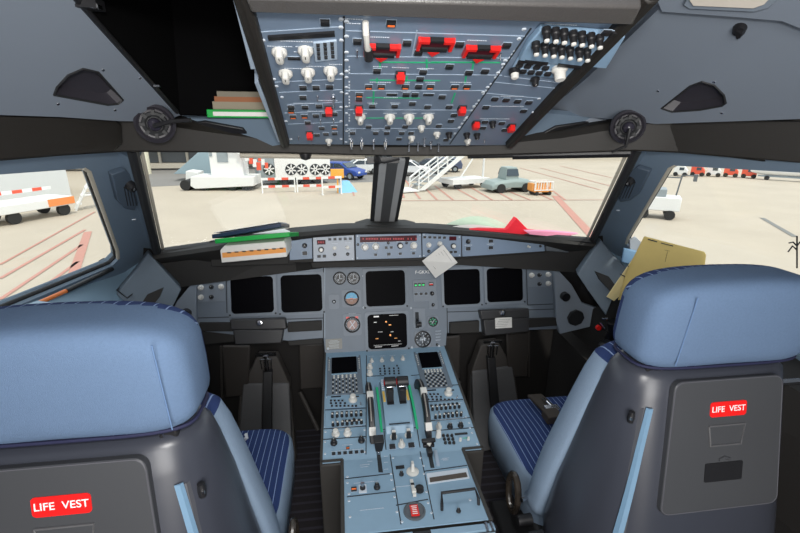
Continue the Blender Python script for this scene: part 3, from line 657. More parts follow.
def disp(P, root, a, b_, m=mRedDisp, digits=True, name='digit_window'):
    q = MB(mMaroon); P.rect(q, a, b_, .004, .0055)
    if digits:
        q.use(m); x = a[0]+1.2
        while x < b_[0]-1:
            if random.random() < .72:
                P.rect(q, (x, a[1]+(b_[1]-a[1])*.3), (x+.9, b_[1]-(b_[1]-a[1])*.3), .0055, .006)
            x += 1.6
    return pobj(P, name, q, root)
disp(GS, e1, (317, 240), (325.6, 244.2)); disp(GS, fc, (359.8, 236.6), (416.6, 240.8)); disp(GS, e2, (449, 236.4), (456, 240.2), digits=False)
for i, t, x in ((0, e1, 0), (1, e2, 94.5)):
    y0 = 239.3 if not i else 237.2
    xs = (329.8, 335, 340.1, 345.3, 350.4) if not i else (424.7, 429.8, 434.7, 439.4, 444.2)
    for j, xx in enumerate(xs): ctl(GS, 'small_button', 'push_button', t, xx, y0+(-.15*j if not i else .1*j), h=h, sc=1.35)
ctl(GS, 'ringed_knob', 'pressure_knob', e1, 321.3, 249.6, h=h, sc=1.25); ctls(GS, 'small_button', 'push_button', e1, [(319, 256.3), (324.4, 256.1)], h=h, sc=1.5)
ctl(GS, 'pointer_knob', 'mode_selector', e1, 334.6, 248, rot=-40, sc=.7, h=h); ctl(GS, 'pointer_knob', 'mode_selector', e1, 347.6, 247.4, rot=80, sc=.7, h=h)
ctls(GS, 'dark_knob', 'toggle_selector', e1, [(334.7, 254.4), (347.7, 254.1)], sc=.7, h=h)
ctls(GS, 'round_knob', 'setting_knob', fc, [(364.9, 247), (375.6, 246.6), (413.7, 245.5)], sc=1.5, h=h); ctl(GS, 'ringed_knob', 'setting_knob', fc, 400, 245.6, sc=1.35, h=h)
ctls(GS, 'small_button', 'push_button', fc, [(386.2, 247.6), (391.2, 247.4), (375.6, 254.6), (400.2, 253.6), (413.4, 253.2)], sc=1.35, h=h); ctl(GS, 'small_button', 'push_button', fc, 388.8, 254, sc=1.6, h=h)
ctls(GS, 'dark_knob', 'small_dark_knob', fc, [(357.9, 244.5), (388.3, 243), (406.6, 243)], sc=.55, h=h)
ctl(GS, 'ringed_knob', 'pressure_knob', e2, 453.2, 246, sc=1.25, h=h); ctls(GS, 'round_knob', 'mode_selector', e2, [(428.8, 245), (439.8, 243.8)], sc=1.1, h=h)
ctls(GS, 'small_button', 'push_button', e2, [(450.8, 252), (455.3, 251.8)], sc=1.4, h=h); ctl(GS, 'dark_knob', 'toggle_selector', e2, 428.8, 251.3, sc=.7, h=h)
ctl(GS, 'dark_knob', 'warning_knob', e3, 468, 241.5, h=h); ctl(GS, 'push_button', 'push_button', e3, 468, 248.6, h=h, sc=1.25)
ctls(GS, 'push_button', 'push_button', e3, [(490.6, 241), (490.6, 247.6)], h=h, sc=1.15); ctl(GS, 'lever_switch', 'lever_switch', e3, 528, 246.2, h=h, sc=.9); ctl(GS, 'dark_knob', 'fixing_knob', e3, 540.3, 246, h=h, sc=.6)
legend(GS, fc, [(370, 242.3, .05), (400, 241.6, .03), (413, 250, .02)]); legend(GS, e1, [(334.5, 243.4, .02), (347.5, 242.7, .02)]); legend(GS, e3, [(490, 244, .03), (468, 245, .03)])
for i, t, pts in ((0, e1, [(315, 238.5), (315, 260), (352.5, 236.5), (352.5, 258.8)]), (1, fc, [(357.5, 236), (357.5, 258), (420, 235), (420, 256)]), (2, e2, [(423.8, 234.8), (423.8, 255.6), (459.3, 237), (459.3, 255.2)])): ctls(GS, 'fastener', 'fastener', t, pts, sc=.6, h=.004)

# ================================================================== FOLDING TABLES under the screens
for i, (up4, lo4, lab) in enumerate(((((232, 318.5), (286.5, 317), (288, 328), (232.5, 329)), ((236, 328.5), (285, 327.5), (283, 341), (238, 342.5)), 'black folding table stowed below the leftmost screen'),
                        (((477.5, 309.5), (526, 307.5), (526.5, 317), (479, 318.8)), ((480, 318.5), (525, 316.5), (524.5, 330), (481.5, 334)), 'black folding table below the rightmost screen, a white note on its tray'))):
    c = MIP.M(up4[0][0]+27, up4[0][1]+5).translation; t = thing('folding_table', c, lab, 'folding table', 'folding tables under the panel')
    q = MB(mat('table_dark', (.035, .035, .037), .4)); ppoly(MIP, q, up4, .0, .035); pobj(MIP, 'table_edge', q, t, .005)
    q = MB(MATS['table_dark']); ppoly(MIP, q, lo4, .0, .05); pobj(MIP, 'table_leaf', q, t, .004)
    cx = sum(p[0] for p in up4)/4; cy = sum(p[1] for p in up4)/4; X = MIP.M(cx, cy-.5, .035)
    q = MB(mBlack); q.lathe([(.015, 0), (.015, .003), (.013, .004)], 20); q.use(mChrome).lathe([(.011, .003), (.010, .006), (.005, .007)], 20); q.box((0, 0, .0075), (.014, .003, .002)); link('latch', q.mesh('latch'), t, X)
    if i:
        X = MIP.M(503.5, 322.8, .0515); q = MB(mPaper); q.box((0, 0, .0005), (.074, .045, .001)); q.use(mSeam)
        for k in range(5): q.box((-.004*k+.004, .014-k*.007, .0012), (.05, .0008, .0004))
        tag(link('paper_note', q.mesh('paper_note'), None, X), 'small white note lying on the right black folding table', 'note')

# ================================================================== RUDDER PEDAL UNITS in the two footwells
for i, s in enumerate((-1, 1)):
    # traced on the left well then mirrored
    t = thing('rudder_pedal_unit', (s*.53, 1.82, .1), ('grey twin-rail rudder pedal housing in the left footwell, rising to a metal adjuster' if s < 0 else 'grey twin-rail rudder pedal housing in the right footwell, beside the hanging belt seat'), 'rudder pedals', 'rudder pedal units')
    def Z(px, py, y): return mx(at(px, py, y=y), -s)
    q = MB(mPedal); q.prism([Z(243, 384, 1.80), Z(263, 384, 1.80), Z(261, 470, 1.66), Z(236, 470, 1.66)], V((0, .05, .01))); part('foot_plate', q, t, .005)
    q = MB(mPedal); q.prism([Z(272, 384, 1.80), Z(289, 384, 1.80), Z(293, 470, 1.66), Z(271, 470, 1.66)], V((0, .05, .01))); part('foot_plate', q, t, .005)
    q = MB(mPedalB); q.prism([Z(240, 384, 1.83), Z(290, 384, 1.83), Z(297, 470, 1.70), Z(234, 470, 1.70)], V((0, .06, .01))); q.prism([Z(243, 385, 1.80), Z(257, 357, 1.84), Z(277, 357, 1.84), Z(290, 385, 1.80), Z(290, 390, 1.80), Z(243, 390, 1.80)], V((0, .06, 0))); part('housing', q, t, .006)
    q = MB(mBlack); q.prism([Z(263, 372, 1.79), Z(272, 372, 1.79), Z(271, 470, 1.645), Z(261, 470, 1.645)], V((0, .03, 0))); part('centre_rail', q, t, .003)
    q = MB(mChrome); c = Z(266.5, 362, 1.80); q.cyl(c+V((0, 0, .035)), c+V((0, 0, -.04)), .013, n=14); q.box(c+V((0, 0, .038)), (.09, .012, .012)); q.tube([c+V((-.02, -.01, -.03)), c+V((-.024, -.01, .02)), c+V((.024, -.01, .02)), c+V((.02, -.01, -.03))], .003, 6); part('adjuster', q, t)
    q = MB(mPedalB); q.prism([Z(222, 346, 1.80), Z(250, 346, 1.80), Z(248, 396, 1.80), Z(225, 398, 1.80)], V((0, .015, 0))); part('pedal', q, t, .008)
    q = MB(mPedalB); q.prism([Z(299, 345, 1.86), Z(324, 344, 1.86), Z(324, 388, 1.86), Z(300, 390, 1.86)], V((0, .015, 0))); part('pedal', q, t, .008)
    q = MB(mPedalB); q.tube([Z(222, 398, 1.84), Z(221, 346, 1.84)], .005, 8); q.tube([Z(300, 392, 1.88), Z(318, 430, 1.8)], .010, 8); part('linkage', q, t)

# ================================================================== CENTRE PEDESTAL
ped = thing('center_pedestal', (0, 1.2, 0), 'long blue grey centre pedestal between the seats, carrying thrust levers and trim wheels', 'control pedestal')
mPB = mat('pedestal_side', (.04, .037, .034), .6)
q = MB(mPB)
hw = .262
def side(y0, z0, y1, z1, hw): q.prism([V((-hw, y0, z0)), V((-hw, y1, z1)), V((-hw, y1, 0)), V((-hw, y0, 0))], V((2*hw, 0, 0)))
side(1.67, .584, 1.112, .499, hw); side(1.112, .499, .845, .495, .198)
part('body', q, ped, .004)
A = PA
q = MB(mPed); q.box((0, .275, 0), (.508, .56, .004)); link('top_plate', q.mesh('top_plate'), ped, PA.mat.copy())
q = MB(mPed); q.box((0, -.137, 0), (.376, .262, .004)); q.use(mPB)
for s in (-1, 1): q.box((s*.193, -.137, .001), (.010, .272, .008))
link('rear_top_plate', q.mesh('rear_top_plate'), ped, PB.mat.copy())
q = MB(mPB)
for s in (-1, 1): q.box((s*.257, .275, .001), (.008, .57, .008))
q.box((-.226, .0, .001), (.07, .008, .008)); q.box((.226, 0, .001), (.07, .008, .008))
link('edge_trim', q.mesh('edge_trim'), ped, PA.mat.copy())
# rear ribbed lip
q = MB(mPed); q.box((-.10, .836, .48), (.17, .02, .05)); q.box((.115, .836, .48), (.17, .02, .05)); q.use(mSeam)
for k in range(4):
    for x in (-.10, .115): q.box((x, .825, .462+k*.012), (.168, .003, .003))
q.use(mBlack); q.box((0, .838, .43), (.40, .012, .06)); q.box((.01, .83, .47), (.045, .03, .07))
part('rear_lip', q, ped, .002)
q = MB(mChrome)
for x in (-.192, -.178, .178, .192): q.cyl((x, .845, .508), (x, .825, .50), .005, n=8)
part('rear_fasteners', q, ped)
q = MB(mSeam)
for a, b_ in (((366.5, 356), (366, 455)), ((419, 353), (420, 372)), ((326, 395.5), (366, 394)), ((325, 410.5), (366, 408.5)), ((323.5, 429.5), (366, 426.5)), ((323, 440), (366, 437)), ((424, 388), (460, 385)), ((425, 402.5), (463, 400)), ((428, 421.5), (472, 418)), ((430, 431.5), (475, 428)), ((366, 377), (384, 376)), ((411, 376), (422, 375)), ((383, 430), (417, 428)), ((384, 431), (386, 450)), ((417, 429), (420, 448))): strip(PA, q, a, b_, .003, .001, .003)
pobj(PA, 'module_seams', q, ped)
q = MB(mSeam)
for a, b_ in (((390, 455), (401, 525)), ((420, 452), (434, 520)), ((345, 479.5), (393, 474)), ((347, 497.5), (395, 492)), ((424, 472), (467, 466)), ((396, 506), (428, 500))): strip(PB, q, a, b_, .0028, .001, .003)
pobj(PB, 'rear_module_seams', q, ped)
def screwrow(P, pts): ctls(P, 'fastener', 'fastener', ped, pts, sc=.85, h=.002)
screwrow(PA, [(327, 397.5), (364.5, 396), (326.5, 413), (364.5, 411), (325.5, 427), (364.5, 424), (325.5, 432), (364.5, 430), (325, 442), (364.5, 439.5), (325, 454), (364.5, 452), (462.5, 402), (426, 404.5), (466, 417), (429, 419.5), (469, 423), (470, 428), (472, 433), (477, 444)])
screwrow(PB, [(347.5, 477), (347.5, 483), (391, 474), (391.5, 480), (349, 494), (394, 489), (349, 501), (350, 517), (394.5, 497), (397, 512), (402, 522), (393, 458), (420.5, 458), (424, 474), (426.5, 492), (428, 503), (431.5, 513), (466, 470), (470, 500), (423.5, 466)])
# control display units
def cdu(scr, keys, lab, tl_, br_):
    u0, v0 = PA.uv(*scr[0]); u1, v1 = PA.uv(*scr[1]); cu, cv = (u0+u1)/2, (v0+v1)/2; w, h_ = abs(u1-u0)/2, abs(v1-v0)/2
    X = PA.mat.copy(); X.translation = PA.w(cu, cv, 0); t = thing('control_display_unit', X.translation, lab, 'keypad screen', 'keypad screens on the pedestal')
    ku = .0; bot = -h_-.118
    q = MB(mat('cdu_grey', (.15, .19, .235), .5)); q.box((0, (h_+.012+bot)/2, .003), (2*w+.034, h_+.012-bot, .006)); link('case', q.mesh('case'), t, X, .002)
    q = MB(mPed); q.box((0, h_+.006, .007), (2*w+.02, .008, .004)); q.box((0, -h_-.004, .007), (2*w, .005, .004))
    link('screen_frame', q.mesh('screen_frame'), t, X)
    q = MB(mScreen); q.box((0, 0, .008), (2*w, 2*h_, .004)); link('screen', q.mesh('screen'), t, X)
    for s in (-1, 1):
        for k in range(6): link('line_key', T['key'], t, X @ M4.Translation(V((s*(w+.010), h_-.012-k*.012, .006))))
    for r in range(2):
        for c_ in range(6): link('function_key', T['key'], t, X @ M4.Translation(V((-w+.010+c_*(2*w-.02)/5, -h_-.014-r*.010, .006))) @ M4.Scale(1.6, 4))
    for r in range(7):
        for c_ in range(8):
            nm = 'key' if c_ > 2 or r < 4 else 'number_key'
            link(nm, T['key' if (r+c_) % 2 else 'dark_key'], t, X @ M4.Translation(V((-w+.006+c_*(2*w-.012)/7, -h_-.036-r*.0118, .006))) @ M4.Scale(1.15, 4))
    return t
cdu(((331.8, 359.6), (357.3, 373.6)), None, 'keypad unit with blank screen at the left front of the pedestal', 0, 0)
cdu(((418, 354.7), (442, 368.4)), None, 'keypad unit with blank screen at the right front of the pedestal', 0, 0)
# ECAM / switching panel
ctls(PA, 'pointer_knob', 'switching_knob', ped, [(371.7, 361.5), (382, 361), (392.3, 360.2), (402.9, 359.4)], sc=.85, h=.002)
ctls(PA, 'round_knob', 'dimmer_knob', ped, [(369.8, 368), (369.8, 374.5)], sc=1.35, h=.002)
pts = []
for r, y in enumerate((369, 371.6, 374.2)):
    for k in range(5): pts.append((380+k*4.6+r*.2, y-k*.12))
ctls(PA, 'dark_key', 'system_key', ped, pts, sc=1.1, h=.002)
ctls(PA, 'dark_key', 'system_key', ped, [(384, 366.3), (397, 366)], sc=1.1, h=.002)
legend(PA, ped, [(371, 356.8, .02), (382, 356.5, .02), (392, 356, .02), (403, 355.5, .02)])
# radio panels + audio panels as removable modules
def module(nm, P, poly, lab, cat, grp):
    c = P.M(sum(p[0] for p in poly)/4, sum(p[1] for p in poly)/4).translation; t = thing(nm, c, lab, cat, grp)
    q = MB(mPed); ppoly(P, q, poly, .002, .005); pobj(P, 'face_plate', q, t, .001); return t
for lab, dx, dy, sk, poly in (('radio tuning panel behind the left keypad unit, one white knob', 0, 0, 0, [(327, 396.5), (365, 395), (365, 407.5), (326.5, 409.5)]), ('radio tuning panel behind the right keypad unit, one white knob', 94.6, -6.4, 2.2, [(423, 389), (457, 386.5), (462, 399), (425.5, 401.5)])):
    t = module('radio_panel', PA, poly, lab, 'radio panel', 'radio panels')
    def S(x, y): return (x+dx+(y-396)*sk*.13*(.6 if dx else 0), y+dy)
    q = MB(mBlack)
    for a, b_ in ((331, 341), (350, 359)): PA.rect(q, S(a, 398.7), S(b_, 396.9), .005, .0065)
    pobj(PA, 'digit_window', q, t)
    ctl(PA, 'round_knob', 'tuning_knob', t, *S(353, 400.2), sc=1.7, h=.005)
    ctls(PA, 'small_button', 'push_button', t, [S(x, y) for y, xs in ((401, (331, 334.8, 338.6, 342.4)), (403.6, (331, 336, 340.5, 345)), (406.3, (332, 336.5, 340.5, 344.5, 348.5, 352.5, 356))) for x in xs], sc=.9, h=.005)
    ctl(PA, 'toggle_switch', 'toggle_switch', t, *S(360.6, 404.5), sc=.8, h=.005)
for lab, poly, rows in (('audio panel full of black volume knobs on the left side of the pedestal', [(326, 411.5), (365, 409.5), (365, 425.5), (325, 428.5)], ((332.6, 361, 413.6, 411.8), (332.4, 361, 417, 415.4), (333, 361.5, 425.6, 423.2))),
                        ('audio panel full of black volume knobs on the right side of the pedestal', [(426, 403.5), (462.5, 401), (469, 416.5), (429, 420)], ((431.5, 457, 406.2, 404), (432.5, 459, 410, 407.6), (435.5, 461, 418, 415.6)))):
    t = module('audio_panel', PA, poly, lab, 'audio panel', 'audio panels on the pedestal')
    for r, (x0, x1, y0, y1) in enumerate(rows):
        for k in range(7): f_ = k/6; ctl(PA, 'small_button' if r == 0 else 'volume_knob', 'call_button' if r == 0 else 'volume_knob', t, x0+(x1-x0)*f_, y0+(y1-y0)*f_, sc=1.05 if r == 0 else .78, h=.005)
    x0, x1, y0, y1 = rows[2]
    ctls(PA, 'small_button', 'push_button', t, [(x0+10, y0-4.2), (x0+13, y0-4.4), (x0+16.5, y0-4.6)], h=.005); ctl(PA, 'toggle_switch', 'toggle_switch', t, x0+3, y0-4.5, sc=.7, h=.005); ctl(PA, 'dark_knob', 'selector', t, x0+21, y0-5, sc=.7, h=.005); ctl(PA, 'small_button', 'push_button', t, x0+26, y0-5.2, h=.005)
    legend(PA, t, [(x0+14, y0+2.2, .10), (x0+14, rows[0][2]-1.9, .09)])
# lower left and right of the wide part
ctls(PA, 'round_knob', 'light_knob', ped, [(335.7, 434.6), (347.6, 434)], sc=1.5, h=.002); ctls(PA, 'dark_knob', 'tilt_knob', ped, [(333.9, 443.5), (361.4, 441)], sc=1.25, h=.002)
ctl(PA, 'lit_button', 'push_button', ped, 347.8, 448.5, h=.002, sc=.8); ctls(PA, 'push_button', 'push_button', ped, [(333.7+k*5.7, 454.2-k*.42) for k in range(6)], sc=.8, h=.002)
legend(PA, ped, [(341, 430.8, .07), (347, 445.5, .03), (347, 451, .10)])
ctl(PA, 'pointer_knob', 'light_knob', ped, 438.9, 427.3, h=.002); ctls(PA, 'dark_knob', 'light_knob', ped, [(449.9, 427.3), (460.6, 426.2)], sc=1.1, h=.002); ctl(PA, 'lever_switch', 'mode_lever', ped, 438, 437, sc=1.7, h=.002)
ctls(PA, 'dark_knob', 'code_key', ped, [(x+j*1.0, y) for j, y in enumerate((436, 439.6, 443.2)) for x in (443.4, 447.6, 451.8)], sc=.6, h=.002)
q = MB(mBlack); PA.rect(q, (455, 435.8), (467, 433.2), .002, .005); pobj(PA, 'code_window', q, ped); ctls(PA, 'lever_switch', 'mode_lever', ped, [(460, 441), (468, 440)], sc=.8, h=.002)
legend(PA, ped, [(450, 423.8, .02), (460, 423, .02)]); q = MB(mGreen); PA.rect(q, (463, 439), (470, 437.8), .002, .0028); pobj(PA, 'green_markings', q, ped)
# engine masters, mode knob
q = MB(mPed); ppoly(PA, q, [(385, 432), (416, 430), (419, 448), (387, 450)], .002, .005); pobj(PA, 'engine_panel', q, ped, .001)
for x, y in ((393.6, 437), (408.2, 435.5)):
    X = PA.M(x, y, .005); q = MB(mWhite); q.lathe([(.012, 0), (.012, .003), (.009, .005)], 16); q.use(mBlack).box((0, -.008, .012), (.016, .010, .024), top=.8); q.use(mWhite).box((0, .002, .016), (.012, .006, .022)); link('engine_master_switch', q.mesh('engine_master_switch'), ped, X)
ctl(PA, 'pointer_knob', 'engine_mode_knob', ped, 401.6, 445.5, sc=1.15, h=.005); ctls(PA, 'push_button', 'engine_light', ped, [(392.4, 447.3), (411.4, 445.8)], sc=1.35, h=.005)
# thrust quadrant
q = MB(mPed); a = [PA.uv(*p) for p in ((383.5, 392), (411, 391), (415.5, 428), (384.5, 430))]
u0 = -.048
q.prism([V((u0, .08, .002)), V((u0, .10, .022)), V((u0, .20, .045)), V((u0, .30, .045)), V((u0, .34, .002))], V((.096, 0, 0)))
link('quadrant', q.mesh('quadrant'), ped, PA.mat.copy(), .003)
q = MB(mBlack)
for s in (-1, 1): q.box((s*.022, .24, .046), (.024, .13, .003)); 
q.use(mSeam).box((0, .105, .026), (.07, .003, .003)); link('lever_slots', q.mesh('lever_slots'), ped, PA.mat.copy())
q = MB(mOr, mat('quadrant_marks', (.75, .5, .12), .5)); q.use(MATS['quadrant_marks'])
for s in (-1, 1): q.box((s*.042, .215, .0462), (.008, .05, .003))
q.use(mPale)
for s in (-1, 1):
    for k in range(6): q.box((s*.041, .25+k*.01, .0466), (.008, .002, .003))
link('quadrant_scale', q.mesh('quadrant_scale'), ped, PA.mat.copy())
q = MB(mGreen)
for s in (-1, 1): q.prism([V((s*.0565, .095, .003)), V((s*.0565, .17, .022)), V((s*.0565, .29, .024)), V((s*.0565, .31, .003))], V((s*.008, 0, 0)))
link('trim_scale', q.mesh('trim_scale'), ped, PA.mat.copy())
for s in (-1, 1):
    q = MB(mBlack); x = s*.022
    q.prism([V((x-.011, .185, .044)), V((x-.011, .188, .095)), V((x-.011, .225, .105)), V((x-.011, .27, .044))], V((.022, 0, 0)))
    q.cyl((x-.0195, .212, .113), (x+.0195, .212, .113), .018, n=18); q.box((x, .226, .100), (.030, .02, .03))
    q.use(mRed).box((x-.0205, .212, .113), (.002, .016, .016)); q.use(mChrome).cyl((x-.014, .196, .105), (x+.014, .196, .105), .003, n=8)
    link('thrust_lever', q.mesh('thrust_lever'), ped, PA.mat.copy(), .002)
# pitch trim wheels
for s in (-1, 1):
    X = PA.mat.copy() @ M4.Translation(V((s*.093, .186, -.056)))
    q = MB(mBlack); rr = .148; w = .010; N_ = 40
    vs = []; fs = []
    for i in range(N_):
        a = 2*math.pi*i/N_
        for x, r in ((-w, rr-.008), (-w*.7, rr), (w*.7, rr), (w, rr-.008), (w, rr-.03), (-w, rr-.03)): vs.append((x, math.cos(a)*r, math.sin(a)*r))
    for i in range(N_):
        j = (i+1) % N_
        for k in range(6): fs.append((i*6+k, i*6+(k+1) % 6, j*6+(k+1) % 6, j*6+k))
    q.add(vs, fs)
    wh = link('trim_wheel', q.mesh('trim_wheel'), ped, X)
    q = MB(mWhite)
    for a0 in (88, 138):
        for a in range(a0, a0+7, 3):
            a1 = R(a); q.box((0, math.cos(a1)*(rr-.010), math.sin(a1)*(rr-.010)), (.0215, .010, .024), M4.Rotation(a1-math.pi/2, 3, 'X'))
    q.use(mat('wheel_shine', (.25, .24, .22), .3));  # pale strips paint a sheen along the black rim
    for a in range(55, 130, 4): a1 = R(a); q.box((-.002, math.cos(a1)*(rr+.0002), math.sin(a1)*(rr+.0002)), (.004, .0108, .0012), M4.Rotation(a1-math.pi/2, 3, 'X'))
    link('wheel_marks_shine', q.mesh('wheel_marks_shine'), wh, X)
# speed brake and flap levers
X = PA.M(378.6, 454.5, .002); q = MB(mSeam); q.box((0, -.01, .0005), (.012, .10, .001)); link('lever_slot', q.mesh('lever_slot'), ped, X)
q = MB(mChrome); q.tube([(0, -.004, 0), (0, -.005, .02)], .004, 8); q.use(mBlack).box((0, -.004, .052), (.021, .020, .046), top=1.5); link('speed_brake_lever', q.mesh('speed_brake_lever'), ped, X, .003)
q = MB(mPale); PA.rect(q, (371, 456), (375.5, 430), .002, .0025); pobj(PA, 'lever_gate', MB(mPed), ped) if 0 else None
q = MB(mSeam); ppoly(PB, q, [(377, 458), (381, 458), (383, 473), (378.5, 473)], .002, .003); ppoly(PB, q, [(427.5, 453), (431.5, 453), (434.5, 468.5), (430.5, 468.5)], .002, .003); pobj(PB, 'lever_slots', q, ped)
q = MB(mLine); ppoly(PB, q, [(433.5, 452), (437, 452), (440, 467), (436.5, 467)], .002, .008); pobj(PB, 'flap_gate', q, ped, .001)
X = PA.M(427.5, 446, .002); q = MB(mChrome); q.tube([(0, -.005, 0), (0, -.008, .035)], .004, 8); q.use(mBlack); q.box((0, -.008, .034), (.044, .013, .008)); q.box((0, -.014, .020), (.036, .012, .010)); q.box((0, -.03, .012), (.016, .03, .02)); q.use(mWhite).prism([V((-.008, -.018, .03)), V((.008, -.018, .03)), V((0, -.03, .03))], (0, 0, .006)); link('flap_lever', q.mesh('flap_lever'), ped, X, .002)
legend(PB, ped, [(370, 462, .015), (386, 457, .012), (386, 463, .012), (386, 470, .012), (444, 460, .02)])
# rear panels
legend(PB, ped, [(364.5, 465.5, .028), (364.5, 467.5, .024), (366, 483, .07), (372, 510, .065), (404, 487, .05), (445.5, 459, .02), (445.5, 460.8, .016)])
ctl(PB, 'lit_button', 'push_button', ped, 354, 490, sc=1.15, h=.002); ctl(PB, 'dark_knob', 'cockpit_door_switch', ped, 377, 487.8, sc=1.05, h=.002)
X = PB.M(362.7, 489, .002); q = MB(mPale); q.box((0, 0, .001), (.022, .030, .002)); q.use(mChrome).tube([(0, 0, .002), (0, .004, .018)], [.004, .006], 10); q.use(mBlack).lathe([(.008, .002), (.008, .008), (.004, .009)], 12); link('door_lock_toggle', q.mesh('door_lock_toggle'), ped, X)
q = MB(mBlack); ppoly(PB, q, [(395.5, 467), (404, 466), (404.5, 469), (396, 470)], .002, .004); pobj(PB, 'trim_display', q, ped); ctl(PB, 'dark_knob', 'trim_reset_knob', ped, 401.4, 474.8, sc=.8, h=.002)
X = PB.M(412.6, 472, .002); q = MB(mWhite); q.lathe([(.019, 0), (.019, .003), (.015, .005), (.010, .006)], 24); q.box((0, .003, .018), (.010, .020, .028), top=.7); link('rudder_trim_knob', q.mesh('rudder_trim_knob'), ped, X)
X = PB.M(415, 489, .002); q = MB(mWhite); q.box((-.006, 0, .005), (.009, .058, .008)); q.box((-.006, -.016, .011), (.012, .010, .006)); q.use(mBlack); q.lathe([(.013, 0), (.012, .010), (.006, .013)], 18, (.012, -.006, 0)); q.box((-.006, .010, .0095), (.010, .006, .003)); link('parking_brake_lever', q.mesh('parking_brake_lever'), ped, X)
X = PB.M(414.5, 511.5, .002); q = MB(mWallD); q.lathe([(.030, 0), (.030, .003), (.026, .004), (.024, .001), (.001, .001)], 28); rc = link('gear_crank_cover', q.mesh('gear_crank_cover'), ped, X)
q = MB(mRed); q.box((0, 0, .004), (.022, .034, .004)); q.use(mText)
for k in range(5): q.box((0, .012-k*.006, .0063), (.016*random.uniform(.7, 1), .002, .0005))
link('red_placard', q.mesh('red_placard'), rc, X)
q = MB(mPale); ppoly(PB, q, [(426.5, 474.5), (467, 469), (469.5, 479), (428.5, 485)], .002, .004); q.use(mat('slot_brown', (.09, .07, .055), .6)); ppoly(PB, q, [(429.5, 479), (466, 473.5), (467.5, 478), (430, 483.5)], .004, .005); pobj(PB, 'printer_slot', q, ped)
q = MB(mBlack); a = [V((*PB.uv(x, y), .003)) for x, y in ((442, 511), (440, 500), (474.5, 495.5), (478.5, 505.5))]; a[1].z = a[2].z = .024; a[1] += V((.004, .0, 0)); q.tube([a[0], a[0]+V((0, .004, .018)), a[1]+V((0, 0, 0)), a[2], a[3]+V((0, .004, .018)), a[3]], .0042, 8); pobj(PB, 'printer_handle', q, ped)
ctl(PB, 'dark_knob', 'printer_latch', ped, 458.5, 511.5, sc=.7, h=.002)

# ================================================================== OVERHEAD PANEL
ov = thing('overhead_console', (0, 1.0, 1.54), 'blue grey overhead panel full of switches, with three red guarded fire handles', 'overhead console')
q = MB(mPanel); ppoly(OV, q, [(250, 12), (535, 22), (494.7, 80), (449.7, 145.5), (288, 144)], -.05, 0); ppoly(OV, q, [(535, 22), (634, 24.5), (509, 145), (449.7, 145.5), (494.7, 80)], -.05, -.0002)
pobj(OV, 'panel_plate', q, ov)
mAud = mat('panel_light_blue', (.26, .40, .56), .42)
q = MB(mAud); ppoly(OV, q, [(540, 23), (625, 30), (606, 62.5), (518.5, 54), (527, 38)], 0, .012); ppoly(OV, q, [(518.5, 55), (592, 62), (572, 78.5), (509, 71.5)], 0, .004); pobj(OV, 'audio_panel_plate', q, ov, .002)
q = MB(mSeam)
for a, b_ in (((344, 16), (343.3, 144)), ((531, 28), (494.7, 80)), ((494.7, 80), (449.7, 144))): strip(OV, q, a, b_, .003, .0002, .001)
pobj(OV, 'column_gaps', q, ov)
q = MB(mLine)
for a, b_ in (((257, 32), (342, 26.4)), ((275, 82), (342, 79)), ((279, 92.3), (342, 89.5)), ((290, 104), (342, 102)), ((284, 113), (342, 110)), ((288, 124), (342, 122)), ((346, 30.5), (527, 36)), ((347, 56), (512, 58)), ((348, 73.5), (502, 75)), ((346, 90.3), (484, 90.5)), ((348, 109.5), (470, 110)), ((347, 128.3), (460, 128.5)), ((494.7, 82), (560, 88.5)), ((486, 93), (538, 98)), ((504, 76), (572, 84)), ((417, 30), (412, 56))): strip(OV, q, a, b_, .0018, .0002, .0009)
pobj(OV, 'panel_edges', q, ov)
q = MB(mGreen)
for a, b_ in (((380, 60), (380, 70)), ((379, 62), (440, 62.5)), ((426.5, 59), (427, 68)), ((377, 78), (377, 83)), ((370, 80), (440, 80.5)), ((431, 62), (476, 62.3)), ((474, 60), (472, 70)), ((466, 76), (465, 83)), ((373.8, 91), (373, 104)), ((366, 97.5), (420, 98)), ((455, 93), (451.5, 103)), ((470, 62), (500, 62.5)), ((366, 118), (386, 118)), ((395, 118), (405, 118)), ((414, 118), (424, 118)), ((407, 76), (406, 83))): strip(OV, q, a, b_, .0032, .0002, .0008)
pobj(OV, 'green_flow_lines', q, ov)
q = MB(mBlack); ppoly(OV, q, [(267.6, 35), (334.5, 30.5), (335, 34.5), (268.5, 38.5)], .0002, .004)
ppoly(OV, q, [(525, 53), (548, 55.5), (546.5, 58), (523.5, 55.5)], .012, .014); ppoly(OV, q, [(558, 56.5), (582, 59.5), (580, 62), (557, 59)], .012, .014)
pobj(OV, 'display_windows', q, ov)
def pk(pts, **k): ctls(OV, 'pointer_knob', 'rotary_selector', ov, pts, **k)
pk([(279.4, 51), (305.5, 49.5)], sc=1.2); pk([(285.6, 72.5), (308, 71), (330.5, 69.5)], sc=1.2)
pk([(360.2, 116), (389.8, 116), (409, 116), (428.4, 116)], sc=1.2); pk([(421.4, 126.5), (411.6, 137), (436.9, 133), (467.7, 140), (328.7, 140)], sc=.9)
q = MB(mLine); ppoly(OV, q, [(313, 41), (336.5, 38.5), (337.5, 57.5), (315, 60)], 0, .004); pobj(OV, 'keypad_plate', q, ov, .001)
ctls(OV, 'dark_key', 'keypad_key', ov, [(318+i*7+j*.3, 44.4+j*4.2-i*.7) for i in range(3) for j in range(4)], sc=.95, h=.004)
